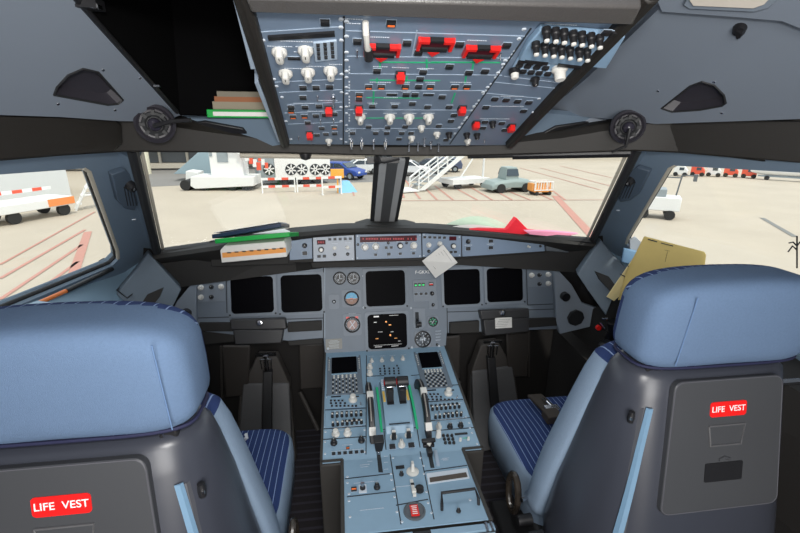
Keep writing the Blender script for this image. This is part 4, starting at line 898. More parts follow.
BT = [(303, 86.6), (316, 86.6), (329.6, 86), (303, 96.5), (291, 106), (305, 106.3), (319, 105.2), (315.8, 114.8), (324.8, 114), (334.4, 113), (307.7, 121.8), (321.7, 127.3), (316.9, 134), (326, 133.2), (334.6, 132.6), (325, 21),
      (357.4, 40.2), (407, 41.8), (418.3, 51.5), (459.5, 43.4), (506.4, 44.2), (377, 69.8), (423.1, 71), (420, 78), (449.4, 65.6), (468.7, 71.6), (484.9, 70.3), (418.6, 85.6), (406, 93.6), (415, 93.6), (359, 98.3), (442, 96), (372.2, 105.3), (394.7, 105.3), (412.3, 102.7), (427.5, 106), (449, 106), (368.7, 125.8), (405.2, 125.8), (387.7, 126.6), (453.9, 114.3), (450.8, 120), (438.7, 125),
      (352.5, 132.2), (375.7, 132.2), (386.7, 132.2), (401.7, 132.2), (411, 132.2), (494.7, 98), (506, 99), (517.5, 100.4), (528.7, 101.7), (485.8, 106.4), (523.5, 110), (484.9, 121), (501.7, 122.3), (483, 127), (504.5, 129.2), (399, 138), (446, 139)]
ctls(OV, 'push_button', 'push_button', ov, BT, sc=.95)
ctls(OV, 'lit_button', 'lit_push_button', ov, [(293, 115.8), (304.4, 115.2), (334.2, 126.3), (291, 110), (391.2, 21.8), (368.7, 85.6), (381.3, 85.6), (405.3, 85.6), (430.2, 85.6), (454.6, 85.8), (466.8, 85.7), (359.3, 93.6)], sc=.98)
ctls(OV, 'wide_button', 'wide_button', ov, [(391.9, 93.8), (428.5, 94), (285, 58) if 0 else (294, 57.5)], sc=.9)
ctls(OV, 'fire_guard', 'fire_handle', ov, [(382, 48.5), (435.2, 42.5), (481, 50)], sc=1.0)
ctls(OV, 'guarded_switch', 'guarded_switch', ov, [(328.7, 107.5), (309.6, 132.5), (400.3, 73), (358.8, 107), (462, 107), (476, 122), (511.3, 125)], sc=1.05)
TG = [(333.3, 97), (367, 30), (351.4, 141), (361.6, 141), (373.6, 141), (385.3, 141), (409, 143.5), (418, 143), (424.4, 138), (431, 141), (438.6, 143.6), (317.5, 96.3), (320.4, 120.3), (333.6, 119.7), (298.5, 136.3), (311.4, 139.5), (484.6, 139.3), (357, 50.8), (500.7, 53.3)]
ctls(OV, 'toggle_switch', 'toggle_switch', ov, TG[:11], sc=1.0); ctls(OV, 'toggle_switch', 'toggle_switch', ov, TG[11:], sc=.5)
ctls(OV, 'lever_switch', 'lever_switch', ov, [(351.4, 142), (361.6, 142), (385.3, 142)], sc=.75)
ctls(OV, 'dark_knob', 'dark_selector', ov, [(449, 133), (466.8, 133.5), (477, 134), (492.6, 122), (535, 78.5)], sc=1.0)
r1 = [(546.1, 28), (555.2, 29), (563.7, 30.2), (573, 31.6), (581.5, 32.8), (590.8, 34.2), (599.4, 35.5)]; r2 = [(535.7, 42.5), (544.5, 43.6), (553.1, 44.6), (561.2, 45.5), (569.8, 46.8), (579.1, 48), (586.9, 49)]
ctls(OV, 'volume_knob', 'volume_knob', ov, r1+r2, sc=1.0, h=.012)
ctls(OV, 'push_button', 'push_button', ov, [(568.5, 26), (578.3, 26.8), (587.7, 27.8), (596.5, 28.8), (605.6, 29.8), (614, 31)][0:0]+[(606, 31.5), (614, 32.5)], sc=.9, h=.012)
ctls(OV, 'small_button', 'small_button', ov, [(521.4, 60), (530.8, 61), (540, 62), (519.5, 63.5), (527.6, 64.6), (536.8, 65.6), (545.4, 66.6), (523, 70), (531, 70.8), (539, 71.6), (547.7, 72.4)], sc=1.3, h=.004)
ctl(OV, 'round_knob', 'tuning_knob', ov, 559.5, 68, sc=1.6, h=.004); ctl(OV, 'ringed_knob', 'tuning_knob', ov, 514.5, 69.5, sc=1.2, h=.004)
SCR = [(254.5, 16), (256, 26), (263, 40), (274, 79), (276.5, 86), (282, 97), (286, 121), (291, 139), (341, 19), (341, 27), (341.3, 40), (341.5, 74), (341.5, 92), (341, 107), (341, 121), (341, 139)]
SC2 = [(346.5, 21), (346.5, 36), (346.5, 52), (346.5, 60), (346.5, 71), (346.5, 77), (346.5, 87), (346.7, 93.5), (346.5, 106.5), (346.5, 113), (346.5, 125), (346.5, 131), (346, 142), (519, 38.5), (521, 55), (505, 60), (503, 64), (498, 72.5), (487.5, 87), (483, 92), (474, 106), (466, 118), (459, 127.5), (450, 139), (613, 35), (604, 53), (524, 29), (539, 98.5), (533, 112)]
ctls(OV, 'fastener', 'fastener', ov, SCR+SC2, sc=.9)
leg = [(300, 41, .06), (280, 46, .04), (305, 46.5, .03), (303, 103, .04), (328, 100.3, .04), (321, 111, .06), (380, 66.3, .025), (400, 67.3, .03), (425, 68.2, .03), (380, 82, .04), (405, 82, .02), (430, 82, .02), (460, 82, .04), (391, 97, .03), (406, 90.8, .02), (395, 102.8, .02), (372, 102.7, .02), (360, 113, .03), (390, 113, .03), (409, 113, .03), (428, 113, .03), (375, 129.8, .02), (402, 129.8, .02), (352, 129.8, .02), (386, 129.8, .02), (512, 96, .05), (506, 106, .08), (494, 118.5, .07), (352, 18.5, .03), (354, 23, .02), (380, 36.8, .03), (476, 40, .03), (560, 24, .05), (570, 40, .12), (560, 52, .12), (300, 51.5, .02), (293, 68, .03), (315, 66, .03), (335, 64, .02)]
legend(OV, ov, leg)
for x in (349.5,):
    q = MB(mPale)
    for y in range(60, 142, 3):
        if y % 16 < 11: OV.rect(q, (348.6, y), (350, y+1.6), .0002, .0008)
    pobj(OV, 'printed_legend', q, ov)
q = MB(mPale)
for k in range(26):
    if k % 5 == 4: continue
    f_ = k/26; x = 517-(517-455)*f_; y = 50+(136-50)*f_; OV.rect(q, (x-3.2, y), (x-2, y+1.4), .0002, .0008)
pobj(OV, 'printed_legend', q, ov)
# little gooseneck lamp hanging by the left fire handle
gp = OV.M(365.5, 22).translation; t = thing('gooseneck_lamp', gp, 'short white tubular lamp hanging beside the leftmost red fire handle', 'lamp')
q = MB(mWhite); e = OV.w(*OV.uv(367.5, 37), .02); q.tube([gp, gp+OV.n*.02, (gp+e)/2+OV.n*.014, e], [.005, .0048, .0042, .0055], 10); part('stem', q, t); q = MB(mBlack); q.cyl(e, e+(e-gp).normalized()*.018, .007, n=12); part('lamp_head', q, t)
# padded frame round the overhead panel
q = MB(mBrow)
def bar(a, b_, w0, h0, h1):
    global q
    (x0, y0), (x1, y1) = a, b_
    u0, v0 = OV.uv(x0, y0); u1, v1 = OV.uv(x1, y1); d = V((u1-u0, v1-v0, 0)).normalized(); sd = V((-d.y, d.x, 0))*w0
    A_ = V((u0, v0, 0)); B_ = V((u1, v1, 0))
    q.loft([[p-sd+V((0, 0, h0)), p+sd+V((0, 0, h0)), p+sd*.9+V((0, 0, h1*.7)), p+sd*.4+V((0, 0, h1)), p-sd*.4+V((0, 0, h1)), p-sd*.9+V((0, 0, h1*.7))] for p in (A_, B_)])
bar((239, -18), (285, 141), .0125, -.04, .018)
tag(pobj(OV, 'padded_frame_bar', q, None, .003), 'padded grey brown bar along the left edge of the overhead panel, beside the open locker', 'panel frame')
q = MB(mBrow); bar((652, -10), (509.5, 142.5), .0135, -.04, .018)
tag(pobj(OV, 'padded_frame_bar', q, None, .003), 'padded dark brown bar along the right edge of the overhead panel', 'panel frame')
q = MB(mat('bar_grey', (.085, .08, .078), .4, bump=.3)); 
a, b_, c, d = [V((*OV.uv(*p, .022), 0)) for p in ((245, -3), (642, 6), (633, 24.5), (251, 12))]
q.loft([[p0+V((0, 0, -.02)), p0+V((0, .0, .024)), p1+V((0, 0, .024)), p1+V((0, 0, -.02))] for p0, p1 in ((a, d), (b_, c))])
oc = pobj(OV, 'overhead_cross_bar', q, None, .004); tag(oc, 'horizontal padded dark grey bar crossing above the overhead panel at the top', 'panel frame')
q = MB(mPanel); ppoly(OV, q, [(243, -4), (244, -80), (690, -70), (642, 3)], -.03, .002); pu = pobj(OV, 'rear_overhead_console', q, None); tag(pu, 'strip of upper blue panel seen above the padded cross bar at the top edge', 'overhead console')
q = MB(mBlack); u, v = OV.uv(455, -1); q.box((u, v, .01), (.05, .012, .016)); pobj(OV, 'switch_cover', q, pu, .002); ctls(OV, 'fastener', 'fastener', pu, [(628, 1.5), (548, -3)], h=.002)
q = MB(mLine); ppoly(OV, q, [(229, -20), (235, -20), (256, 66), (250.5, 66)], -.03, .006); ppoly(OV, q, [(254.5, 80), (258, 78), (283, 140), (278, 140)], -.03, .006); le = pobj(OV, 'locker_edge_strip', q, None, .001); tag(le, 'narrow pale blue metal strip along the open locker, left of the padded frame bar', 'edge strip')


# ================================================================== BLINDS above the windshields
q = MB(mCream); a, b_ = at(392, 154, y=1.415), at(472, 153, y=1.37); q.cyl(a, b_, .0095, n=12); rb = part('sun_blind', q); tag(rb, 'rolled cream sun blind just right of the centre post top', 'blind')
q = MB(mBlack); a, b_ = at(468, 156, y=1.37), at(630, 152.5, y=1.165); q.cyl(a, b_, .0085, n=12); m_ = a.lerp(b_, .30); q.cyl(m_, b_, .0135, n=12)
rb = part('sun_blind', q); tag(rb, 'long thin black sun blind roller above the right windshield', 'blind')
q = MB(mCream); a, b_ = at(240, 155, y=1.30), at(364, 157, y=1.415); q.cyl(a, b_, .008, n=12); rb = part('sun_blind', q); tag(rb, 'rolled cream sun blind above the left windshield, left of the centre post', 'blind')
q = MB(mBlack); c = at(305.5, 155.5, y=1.33); q.lathe([(.001, -.014), (.013, -.010), (.018, .004), (.018, .012)], 16, c); part('blind_catch', q, rb)
# crew oxygen / handle boxes on the side posts
for s, lab in ((-1, 'dark blue handle box with a black knob on the left window post'), (1, 'dark grey handle box with a black knob on the right window post')):
    n = mx(sn, s); n = -n if n.x*s > 0 else n
    pl = (mx(sideA, -1), mx(sn, -1))
    P_ = [mx(at(x, y, pl=pl), -s) for x, y in ((107, 171), (121, 166), (128, 172), (134, 200), (131, 207), (121, 205), (114, 198))]
    c = sum(P_, V())/7; t = thing('escape_rope_box', c, lab, 'box', 'boxes on the window posts')
    q = MB(mat('post_box', (.075, .105, .145), .5)); q.prism(P_, n*.016); part('cover', q, t, .003)
    q = MB(mTrimBlk)
    for k in range(4):
        a = mx(at(119.5+k*2.9, 183+k*.2, pl=pl), -s)+n*.0165; b_ = mx(at(123.5+k*2.9, 202, pl=pl), -s)+n*.0165; q.cyl(a, b_, .0014, n=6)
    part('grille', q, t)
    q = MB(mBlack); a = mx(at(125, 181, pl=pl), -s); q.cyl(a+n*.016, a+n*.034, .015, .012, 16); q.use(mChrome).cyl(a+n*.034, a+n*.036, .005, n=10); part('knob', q, t)
    q = MB(mPale); a = mx(at(133, 219, pl=pl), -s); q.box(a+n*.002, (.014, .005, .003)); part('catch', q, t)
# clip rod on the left sill
t = thing('clipboard_rod', at(80, 285, z=1.045), 'thin rod on the left window sill, orange at one end and black at the other', 'rod')
q = MB(mat('orange_rod', (.75, .2, .04), .4)); q.cyl(at(5, 318, z=1.047), at(68, 290, z=1.047), .006, n=10); part('orange_section', q, t)
q = MB(mBlack); q.cyl(at(66, 291, z=1.047), at(112, 269, z=1.047), .007, n=10); part('black_section', q, t)
q = MB(mLedge); q.box(at(26, 312, z=1.045), (.05, .10, .02), M4.Rotation(R(-22), 3, 'Z')); part('clip', q, t, .004)
q = MB(mBlack); q.tube([at(127, 283, z=.985), at(117, 290, z=.99), at(127, 298, z=.975), at(138, 290, z=.975)], .0025, 6); tag(part('wire_hook', q), 'thin dark wire hook on the pale blue left ledge', 'hook')
q = MB(mBlack); q.cyl(at(154, 262, z=1.04), at(154, 271, z=1.0), .006, n=10); tag(part('window_crank_pin', q), 'small black upright pin at the forward corner of the left ledge', 'pin')

# ================================================================== PAPERS
def slab(name, corners, th, m, lab, cat, grp=None, bev=0):
    q = MB(m); q.prism(corners, V((0, 0, -th))); o = part(name, q, None, bev); return tag(o, lab, cat, grp)
def stack(px, y, dep, skew=0):
    l, r = at(*px[0], y=y), at(*px[1], y=y); d = V((skew, dep, 0)); return [l, r, r+d, l+d]
bk = thing('manual', at(252, 255, y=1.48), 'thick white manual at the bottom of the pile on the left glareshield', 'book')
l, r, tr, tl_ = at(221.5, 263, y=1.46), at(287, 257, y=1.49), at(286, 244.5, y=1.49), at(220, 250.5, y=1.46)
q = MB(mPaper); q.prism([l, r, tr, at(284, 241, y=1.49), at(224, 246, y=1.46), tl_], V((.01, .20, .0))); part('pages', q, bk, .003)
q = MB(mOrP); q.prism([at(222.5, 257.8, y=1.455), at(286, 252.4, y=1.485), at(285.5, 248, y=1.485), at(222, 253.3, y=1.455)], V((0, .01, 0))); part('orange_tab_band', q, bk, label='orange band with dark tab marks')
q = MB(mSeam)
for k in range(8): p = at(229+k*7.5, 252.7-k*.62, y=1.452+.004*k); q.box(p, (.012, .003, .003))
part('tab_marks', q, bk)
def tilt(name, cs, th, m, lab, cat):
    q = MB(m); q.prism(cs, V((0, 0, -th))); return tag(part(name, q, None, .002), lab, cat)
bg = tilt('binder', [at(214.5, 239, y=1.45), at(289.5, 232, y=1.45), at(289.5, 232, y=1.45)+V((.015, .15, -.036)), at(214.5, 239, y=1.45)+V((.015, .15, -.036))], .016, mGr, 'bright green binder lying on the white manual, beneath a navy binder, at the left windshield', 'binder')
bn = tilt('binder', [at(211.5, 234.5, y=1.47), at(281, 223, y=1.47), at(281, 223, y=1.47)+V((.01, .15, -.036)), at(211.5, 234.5, y=1.47)+V((.01, .15, -.036))], .014, mNv, 'thin navy binder tilted on top of the pile on the left glareshield', 'binder')
q = MB(mat('paper_bright', (.9, .9, .88), .7, noise=.02)); q.prism([at(214, 233, y=1.485)+V((0, 0, .0006)), at(279, 222.6, y=1.485)+V((0, 0, .0006)), at(279, 222.6, y=1.485)+V((.01, .14, -.034)), at(214, 233, y=1.485)+V((.01, .14, -.034))], V((0, 0, .002)))
tag(part('paper_sheet', q), 'white sheet lying on the navy binder, mirrored faintly in the left windshield', 'paper')
# card hanging at the glareshield
c4 = [at(443, 244.5, y=1.555), at(457.5, 262.5, y=1.555), at(435.5, 278, y=1.60), at(422, 261, y=1.58)]
cd = thing('paper_card', sum(c4, V())/4, 'creased white paper card hanging askew below the autopilot panel', 'paper')
q = MB(mPaper); q.prism(c4, V((0, -.0012, 0))); part('sheet', q, cd)
q = MB(mSeam)
for k in range(7):
    a = c4[0].lerp(c4[3], .14+.11*k)+V((.004, -.003, 0)); b_ = c4[1].lerp(c4[2], .14+.11*k)+V((0, -.003, 0)); a2 = a.lerp(b_, .15); b2 = a.lerp(b_, random.uniform(.45, .8)); q.cyl(a2, b2, .0006, n=4)
part('printed_lines', q, cd)
# things on the right glareshield
def Gp(px, py, y): return at(px, py, y=y)
q = MB(mRedP)
q.prism([Gp(452, 231, 1.63), Gp(480, 229, 1.63), Gp(507, 229.5, 1.63), Gp(516.5, 217.5, 1.63), Gp(528.5, 230, 1.63), Gp(572, 235.5, 1.61), Gp(560, 241, 1.61), Gp(500, 236.5, 1.63)], V((0, .03, 0)))
rc = part('red_cover', q, None, .003); tag(rc, 'crumpled bright red cloth with a pointed fold on the right glareshield', 'cloth')
q = MB(mPink); q.prism([Gp(525, 231.2, 1.605), Gp(552, 231.5, 1.60), Gp(579, 234, 1.59), Gp(560, 237.2, 1.59), Gp(530, 234.5, 1.60)], V((0, .02, .002))); pk_ = part('pink_folder', q, None, .001); tag(pk_, 'pale pink folder lying on the red cloth at the right windshield', 'folder')
q = MB(mat('reflection_green', (.5, .62, .5), .7)); q.loft([[Gp(437+t_*8.2, 229-13*math.sin(math.pi*min(1, t_/9.6)), 1.70), Gp(437+t_*8.2, 231, 1.68), Gp(437+t_*8.2, 231, 1.72)] for t_ in range(0, 10)]); gs_ = part('green_reflection_sheet', q); tag(gs_, 'pale green sheet shaped as a windshield reflection behind the red cloth', 'paper')  # solid sheet standing in for a green-white reflection in the windshield
q = MB(mPaper); q.loft([[Gp(440+t_*6.5, 229.5-5*math.sin(math.pi*min(1, t_/9.6)), 1.66), Gp(440+t_*6.5, 232, 1.65), Gp(440+t_*6.5, 232, 1.67)] for t_ in range(0, 10)]); tag(part('white_reflection_sheet', q), 'white sheet shaped as a windshield reflection, between the green one and the red cloth', 'paper')  # white part of the same windshield reflection, modelled as a sheet
# yellow folder and card at the right side window
yf = thing('yellow_folder', at(645, 270, y=1.15), 'yellow printed form propped upright at the right side window behind the headrest', 'folder')
q = MB(mYellow); q.prism([at(644, 236.5, y=1.19), at(704, 252, y=1.13), at(706, 255, y=1.12), at(702, 290, y=1.08), at(618, 300, y=1.13), at(627, 270, y=1.17)], V((.004, .004, .0))); part('sheet', q, yf)
q = MB(mSeam)
for (x0, y0, x1, y1, r_) in ((648, 239.3, 657, 241.8, .0022), (661, 243, 673, 246, .0016), (665, 250, 690, 256, .0005), (665, 253, 690, 259, .0005), (664, 256, 688, 262, .0005), (650, 258, 660, 260, .0005), (652, 262, 680, 268, .0005), (668, 250, 665, 262, .0004), (677, 252, 674, 264, .0004), (686, 254, 683, 266, .0004), (655, 264, 652, 272, .0004)): q.cyl(at(x0, y0, y=1.155 if x0 > 660 else 1.18), at(x1, y1, y=1.14 if x0 > 660 else 1.17), r_, n=4)
part('printed_lines', q, yf)
q = MB(mCreamP); q.prism([at(642, 246, y=1.20), at(650, 270, y=1.18), at(614, 301, y=1.20), at(607, 297, y=1.21)], V((.0, .003, .0))); tag(part('cream_card', q), 'cream card sticking out to the left below the yellow form', 'card')
for a, b_, w_ in (((620, 274), (628, 278), 'lower'), ((628, 266), (634, 269), 'upper')):
    q = MB(mBlack); q.cyl(at(*a, y=1.195), at(*b_, y=1.16), .0016, n=6); tag(part('elastic_clip', q), w_+' thin black clip on the left edge of the yellow form', 'clip', 'clips on the yellow form')
q = MB(mat('blue_box', (.2, .36, .55), .5)); q.prism([at(624, 249, y=1.42), at(638, 252, y=1.40), at(637, 266, y=1.38), at(622, 262, y=1.40)], V((.01, .02, 0))); tag(part('blue_box', q, None, .002), 'small light blue box on the right window ledge left of the yellow form', 'box')
q = MB(mat('grey_clear', (.35, .38, .42), .3)); q.prism([at(630, 240, y=1.44), at(636, 237, y=1.44), at(641, 242, y=1.43), at(638, 251, y=1.42), at(630, 250, y=1.43)], V((.003, .012, 0))); tag(part('clear_pouch', q, None, .001), 'greyish clear pouch standing on the ledge above the small blue box', 'pouch')
# side stick
ss = thing('side_stick', at(606, 335, y=1.42), 'black side stick with a red button beside the right speaker', 'side stick')
q = MB(mBlack); b0 = at(608, 345, y=1.44); q.lathe([(.035, -.03), (.035, 0), (.022, .012), (.018, .03), (.001, .03)], 20, b0); q.tube([b0+V((0, 0, .03)), b0+V((0, -.01, .07)), b0+V((-.01, -.015, .11))], [.015, .019, .022], 12); part('grip', q, ss)
q = MB(mRed); c = at(597.5, 327, y=1.40); q.cyl(c, c+V((0, -.012, 0)), .010, n=12); part('red_button', q, ss)
q = MB(mChrome); c = at(605, 322, y=1.39); q.tube([c+V((-.015, 0, .015)), c+V((0, -.01, .02)), c+V((.012, 0, -.01))], .003, 6); q.tube([c+V((-.01, 0, -.03)), c+V((.02, 0, -.045))], .003, 6); q.tube([c+V((-.02, 0, .0)), c+V((-.005, -.01, -.02))], .003, 6); part('trigger_guard', q, ss)
# hanging wire thing at the right side window
q = MB(mBlack); c = at(797, 262, y=.95); q.tube([at(797, 268, y=.95), at(797, 236, y=.95)], .002, 6)
for a, b_ in (((797, 246), (789, 243)), ((797, 250), (788, 252)), ((797, 246), (803, 242))): q.tube([at(*a, y=.95), at((a[0]+b_[0])/2, a[1]-4, y=.95), at(*b_, y=.95)], .0018, 6)
tag(part('wire_stand', q), 'thin black wire clip rising at the right edge beside the headrest', 'wire')

# ================================================================== PILOT SEATS
def seat(s, cx, hy, lab, cy=0, hz=0, sx=.135):
    # s = direction of the aisle; built in world coordinates
    t = thing('pilot_seat', (cx, hy+.3, 0), lab, 'seat', 'pilot seats')
    def P(x, y, z): return V((cx+s*x, hy+y, z))
    def secs(rows, e, n=36):
        out = []
        for z, yc, hw_, hd, xo in rows:
            out.append([P(xo+hw_*sq(math.cos(2*math.pi*i/n), e), yc+hd*sq(math.sin(2*math.pi*i/n), e), z) for i in range(n)])
        return out
    # headrest : superellipsoid with a flat rear
    def head(q, a, b_, c, cen, e1, e2, nu=20, nv=40, test=None):
        vs = []; fs = []
        for i in range(nu+1):
            ph = -math.pi/2+math.pi*i/nu
            for j in range(nv):
                th = 2*math.pi*j/nv
                x = a*sq(math.cos(ph), e1)*sq(math.cos(th), e2); y = b_*sq(math.cos(ph), e1)*sq(math.sin(th), e2); z = c*sq(math.sin(ph), e1)
                z += .010*(abs(x)/a)**2*-1 ; y2 = y+cen[1]-(z*.10)
                vs.append(P(cen[0]+x, y2, cen[2]+z))
        for i in range(nu):
            for j in range(nv): fs.append((i*nv+j, i*nv+(j+1) % nv, (i+1)*nv+(j+1) % nv, (i+1)*nv+j))
        o = len(q.f); q.add(vs, fs)
        for k in range(o, len(q.f)):
            ps = [q.v[i] for i in q.f[k]]; m_ = sum(ps, V())/4
            yy = m_.y-hy; zz = m_.z-cen[2]
            if yy > .035 or (zz > c*.55 and yy > .018) or zz < -c*.90: q.mi[k] = 1
    q = MB(mFab, mPin); head(q, .190, .072, .094, (0, .0, 1.150+hz), .42, .45); hd = part('headrest', q, t, smooth=60)
    q = MB(mNavy); n = 40; q.tube([P(.180*sq(math.cos(2*math.pi*i/n), .45), .0+.062*sq(math.sin(2*math.pi*i/n), .45)+.010, 1.062+hz) for i in range(n+1)], .003, 6); link_ = part('piping', q, hd)
    q = MB(mat('seam_blue', (.12, .2, .36), .9)); q.tube([P(sx, -.0705-z_*.1, 1.148+hz+z_) for z_ in [k*.0080 for k in range(-9, 10)]], .0012, 5); part('seam', q, hd)
    q = MB(mBlack); q.box(P(0, .01, 1.045), (.30, .07, .03)); part('headrest_support', q, t, .005)
    # shell
    SH = [(1.046, .06, -.020, .150), (1.040, .065, -.040, .168), (1.025, .07, -.052, .182), (.985, .078, -.060, .192), (.90, .10, -.078, .205), (.80, .12, -.098, .216), (.66, .15, -.125, .232), (.52, .175, -.145, .240), (.42, .18, -.15, .236), (.40, .17, -.14, .22)]
    def shellpt(x, z, off=0):
        for (z1, f1, r1, h1), (z0, f0, r0_, h0) in zip(SH, SH[1:]):
            if z0 <= z <= z1: break
        g_ = (z1-z)/(z1-z0); yf = f1+(f0-f1)*g_; yr = r1+(r0_-r1)*g_; hh = h1+(h0-h1)*g_
        a_ = R(x); e_ = .38; yc = (yf+yr)/2; hd_ = (yf-yr)/2+off; cs_ = sq(math.cos(a_), e_); sn_ = sq(math.sin(a_), e_)
        k_ = 1-(.24*max(0, sn_)**1.5)
        return P((hh+off)*cs_*k_, yc-hd_*sn_, z)
    q = MB(mShell); q.loft([[shellpt(-360*i/48, z-1e-6 if z > .4 else z+1e-6) for i in range(48)] for z, *_ in SH]); sh = part('back_shell', q, t, smooth=50)
    # cushion in front of the shell
    q = MB(mFabS, mPin); sc_ = secs([(1.035, .075, .13, .03, 0), (1.03, .078, .158, .045, 0), (1.01, .082, .180, .055, 0), (.97, .088, .194, .058, 0), (.90, .102, .208, .058, 0), (.80, .125, .222, .058, 0), (.70, .148, .236, .058, 0), (.60, .170, .244, .056, 0), (.50, .190, .246, .05, 0), (.46, .22, .235, .065, 0)], .5); q.loft(sc_)
    for k in range(len(q.f)):
        ps = [q.v[i] for i in q.f[k]]; m_ = sum(ps, V())/len(ps); xx = abs(m_.x-cx)
        if xx < .145 or m_.z > 1.012: q.mi[k] = 1
    part('backrest_cushion', q, t, smooth=60)
    # rear door with label, grip and window
    th = math.atan2(.085, .30); X0 = M4.Translation(P(0, -.046, .875)) @ M4.Rotation(math.pi/2+0, 4, 'X') @ M4.Rotation(-th+.0, 4, 'X')
    # local x right, y up along the back, z out to the rear
    th = math.atan(.19); yv = V((0, math.sin(th), math.cos(th))); nv_ = V((0, -math.cos(th), math.sin(th)))
    X0 = M4((V((1, 0, 0)), yv, nv_)).transposed().to_4x4(); X0.translation = P(-.004, -.0815, .893)
    q = MB(mShell2); dw, dh = .126, .140
    o = [V((*p, -.008)) for p in rrect(dw, dh, .018)]; o = [V((p.x*(1+.06*(-p.y/dh)), p.y, p.z)) for p in o]
    q.prism(o, (0, 0, .014)); dr = link('life_vest_door', q.mesh('life_vest_door'), t, X0, .002)
    q = MB(mat('door_edge', (.10, .10, .115), .4)); q.tube([V((p.x*.985, p.y*.985, .0055)) for p in o+[o[0]]], .0012, 5); link('door_rim', q.mesh('door_rim'), dr, X0)
    lx = 0
    Y = X0 @ M4.Translation(V((lx, .078, .006)))
    q = MB(mLabelRed); q.prism([V((*p, 0)) for p in rrect(.040, .0155, .006)], (0, 0, .0012)); lb = link('label_plate', q.mesh('label_plate'), dr, Y, label='red label reading LIFE VEST')
    link('lettering', text_mesh('LIFE  VEST', .0168), dr, Y @ M4.Translation(V((0, 0, .0014))))
    q = MB(mat('grip_grey', (.10, .10, .105), .4)); q.add([V(p) for p in ((-.040, .020, .0065), (.040, .020, .0065), (.034, -.022, .0065), (-.034, -.022, .0065), (-.030, .012, -.012), (.030, .012, -.012), (.028, -.016, .001), (-.028, -.016, .001))], [(0, 1, 5, 4), (1, 2, 6, 5), (2, 3, 7, 6), (3, 0, 4, 7), (4, 5, 6, 7)]); q.tube([V(p) for p in ((-.040, .020, .007), (.040, .020, .007), (.034, -.022, .007), (-.034, -.022, .007), (-.040, .020, .007))], .0022, 6)
    gx = X0 @ M4.Translation(V((lx, .024, .0)))
    q2 = MB(mat('grip_dark', (.02, .02, .022), .5)); q2.prism([V(p) for p in ((-.037, .018, .0062), (.037, .018, .0062), (.035, .002, .0062), (-.035, .002, .0062))], (0, 0, .0008)); link('door_grip_shadow_gap', q2.mesh('grip_slot'), dr, gx) if 0 else None
    link('door_grip', q.mesh('door_grip', smooth=0), dr, gx)
    q = MB(mBlack); q.prism([V((*p, 0)) for p in rrect(.042, .020, .003)], (0, 0, .0015)); q.use(mShell2).tube([V((-.012, .026, .001)), V((0, .031, .001)), V((.012, .026, .001))], .003, 6); link('viewing_window', q.mesh('viewing_window'), dr, X0 @ M4.Translation(V((lx, -.055, .0062))))
    # aisle side recess with blue belt guide
    q = MB(mat('recess_shell', (.075, .078, .09), .4)); ln = [(-.012, .215, .985), (-.012, .236, .97), (.03, .268, .80), (.07, .280, .60), (.07, .256, .60), (.02, .23, .80)]
    def band(mm, nm, a0, a1, z0, z1, off, w, par):
        q = MB(mm); secs_ = []
        N2 = 10
        for k in range(N2+1):
            z = z0+(z1-z0)*k/N2; dk = -17*k/N2 if a0 > 20 else 0; secs_.append([shellpt(a0+dk, z, off), shellpt((a0+a1)/2+dk, z, off+w), shellpt(a1+dk, z, off)])
        q.loft(secs_); return part(nm, q, par, smooth=40)
    band(MATS['recess_shell'], 'side_recess', 6, 50, .965, .50, -.004, .006, sh)
    band(mat('belt_guide_blue', (.17, .29, .42), .4), 'belt_guide', 31, 41, .97, .52, .003, .003, sh)
    c = shellpt(16, .945, .006); q = MB(mBlack); q.lathe([(.001, -.014), (.006, -.012), (.007, 0), (.006, .012), (.001, .014)], 12, c); q.use(mChrome).box(c+V((s*.004, -.006, 0)), (.004, .004, .006)); part('lock_knob', q, sh)
    c = P(.13, -.035, 1.050); q = MB(mChrome); q.lathe([(.001, -.007), (.003, -.005), (.004, 0), (.003, .005), (.001, .007)], 10, c); part('release_pin', q, sh)
    # seat cushion
    q = MB(mFabS, mPin); rows = []
    def cs(z, sh_, top=False):
        n = 48; o_ = []
        for i in range(n):
            a = 2*math.pi*i/n; x = (.232-sh_)*sq(math.cos(a), .35); y = cy+.41+(.232-sh_)*sq(math.sin(a), .35)
            o_.append(P(x, y, z-.018*max(0, (y-.45-cy))/.2))
        return o_
    q.loft([cs(.36, .02), cs(.37, .005), cs(.45, 0), cs(.500, .003), cs(.515, .012), cs(.521, .024), cs(.521, .035), cs(.518, .15)])
    for k in range(len(q.f)):
        ps = [q.v[i] for i in q.f[k]]; m_ = sum(ps, V())/len(ps)
        if m_.z > .502 and abs(m_.x-cx) < .215: q.mi[k] = 1
    part('seat_cushion', q, t, smooth=60)
    q = MB(mTrimBlk); q.box(P(0, .40, .335), (.40, .40, .05)); q.box(P(0, .38, .18), (.26, .30, .28)); q.box(P(0, .38, .02), (.36, .50, .04)); part('seat_base', q, t, .01)
    # aisle side adjusters
    q = MB(mat('lever_brown_black', (.035, .028, .022), .25)); c = P(.262, .26, .46)
    q.tube([c+V((0, math.cos(R(a))*.035, math.sin(R(a))*.062)) for a in range(0, 361, 20)], .010, 10); part('armrest_ring', q, t)
    q = MB(mBlack); 
    for y_, z_, r_ in ((.17, .455, .016), (.12, .44, .020), (.10, .48, .012)): q.cyl(P(.245, y_, z_), P(.285, y_, z_), r_, r_*.85, 16)
    q.use(mChrome).cyl(P(.25, .20, .50), P(.27, .19, .505), .006, n=10); part('adjuster_knobs', q, t)
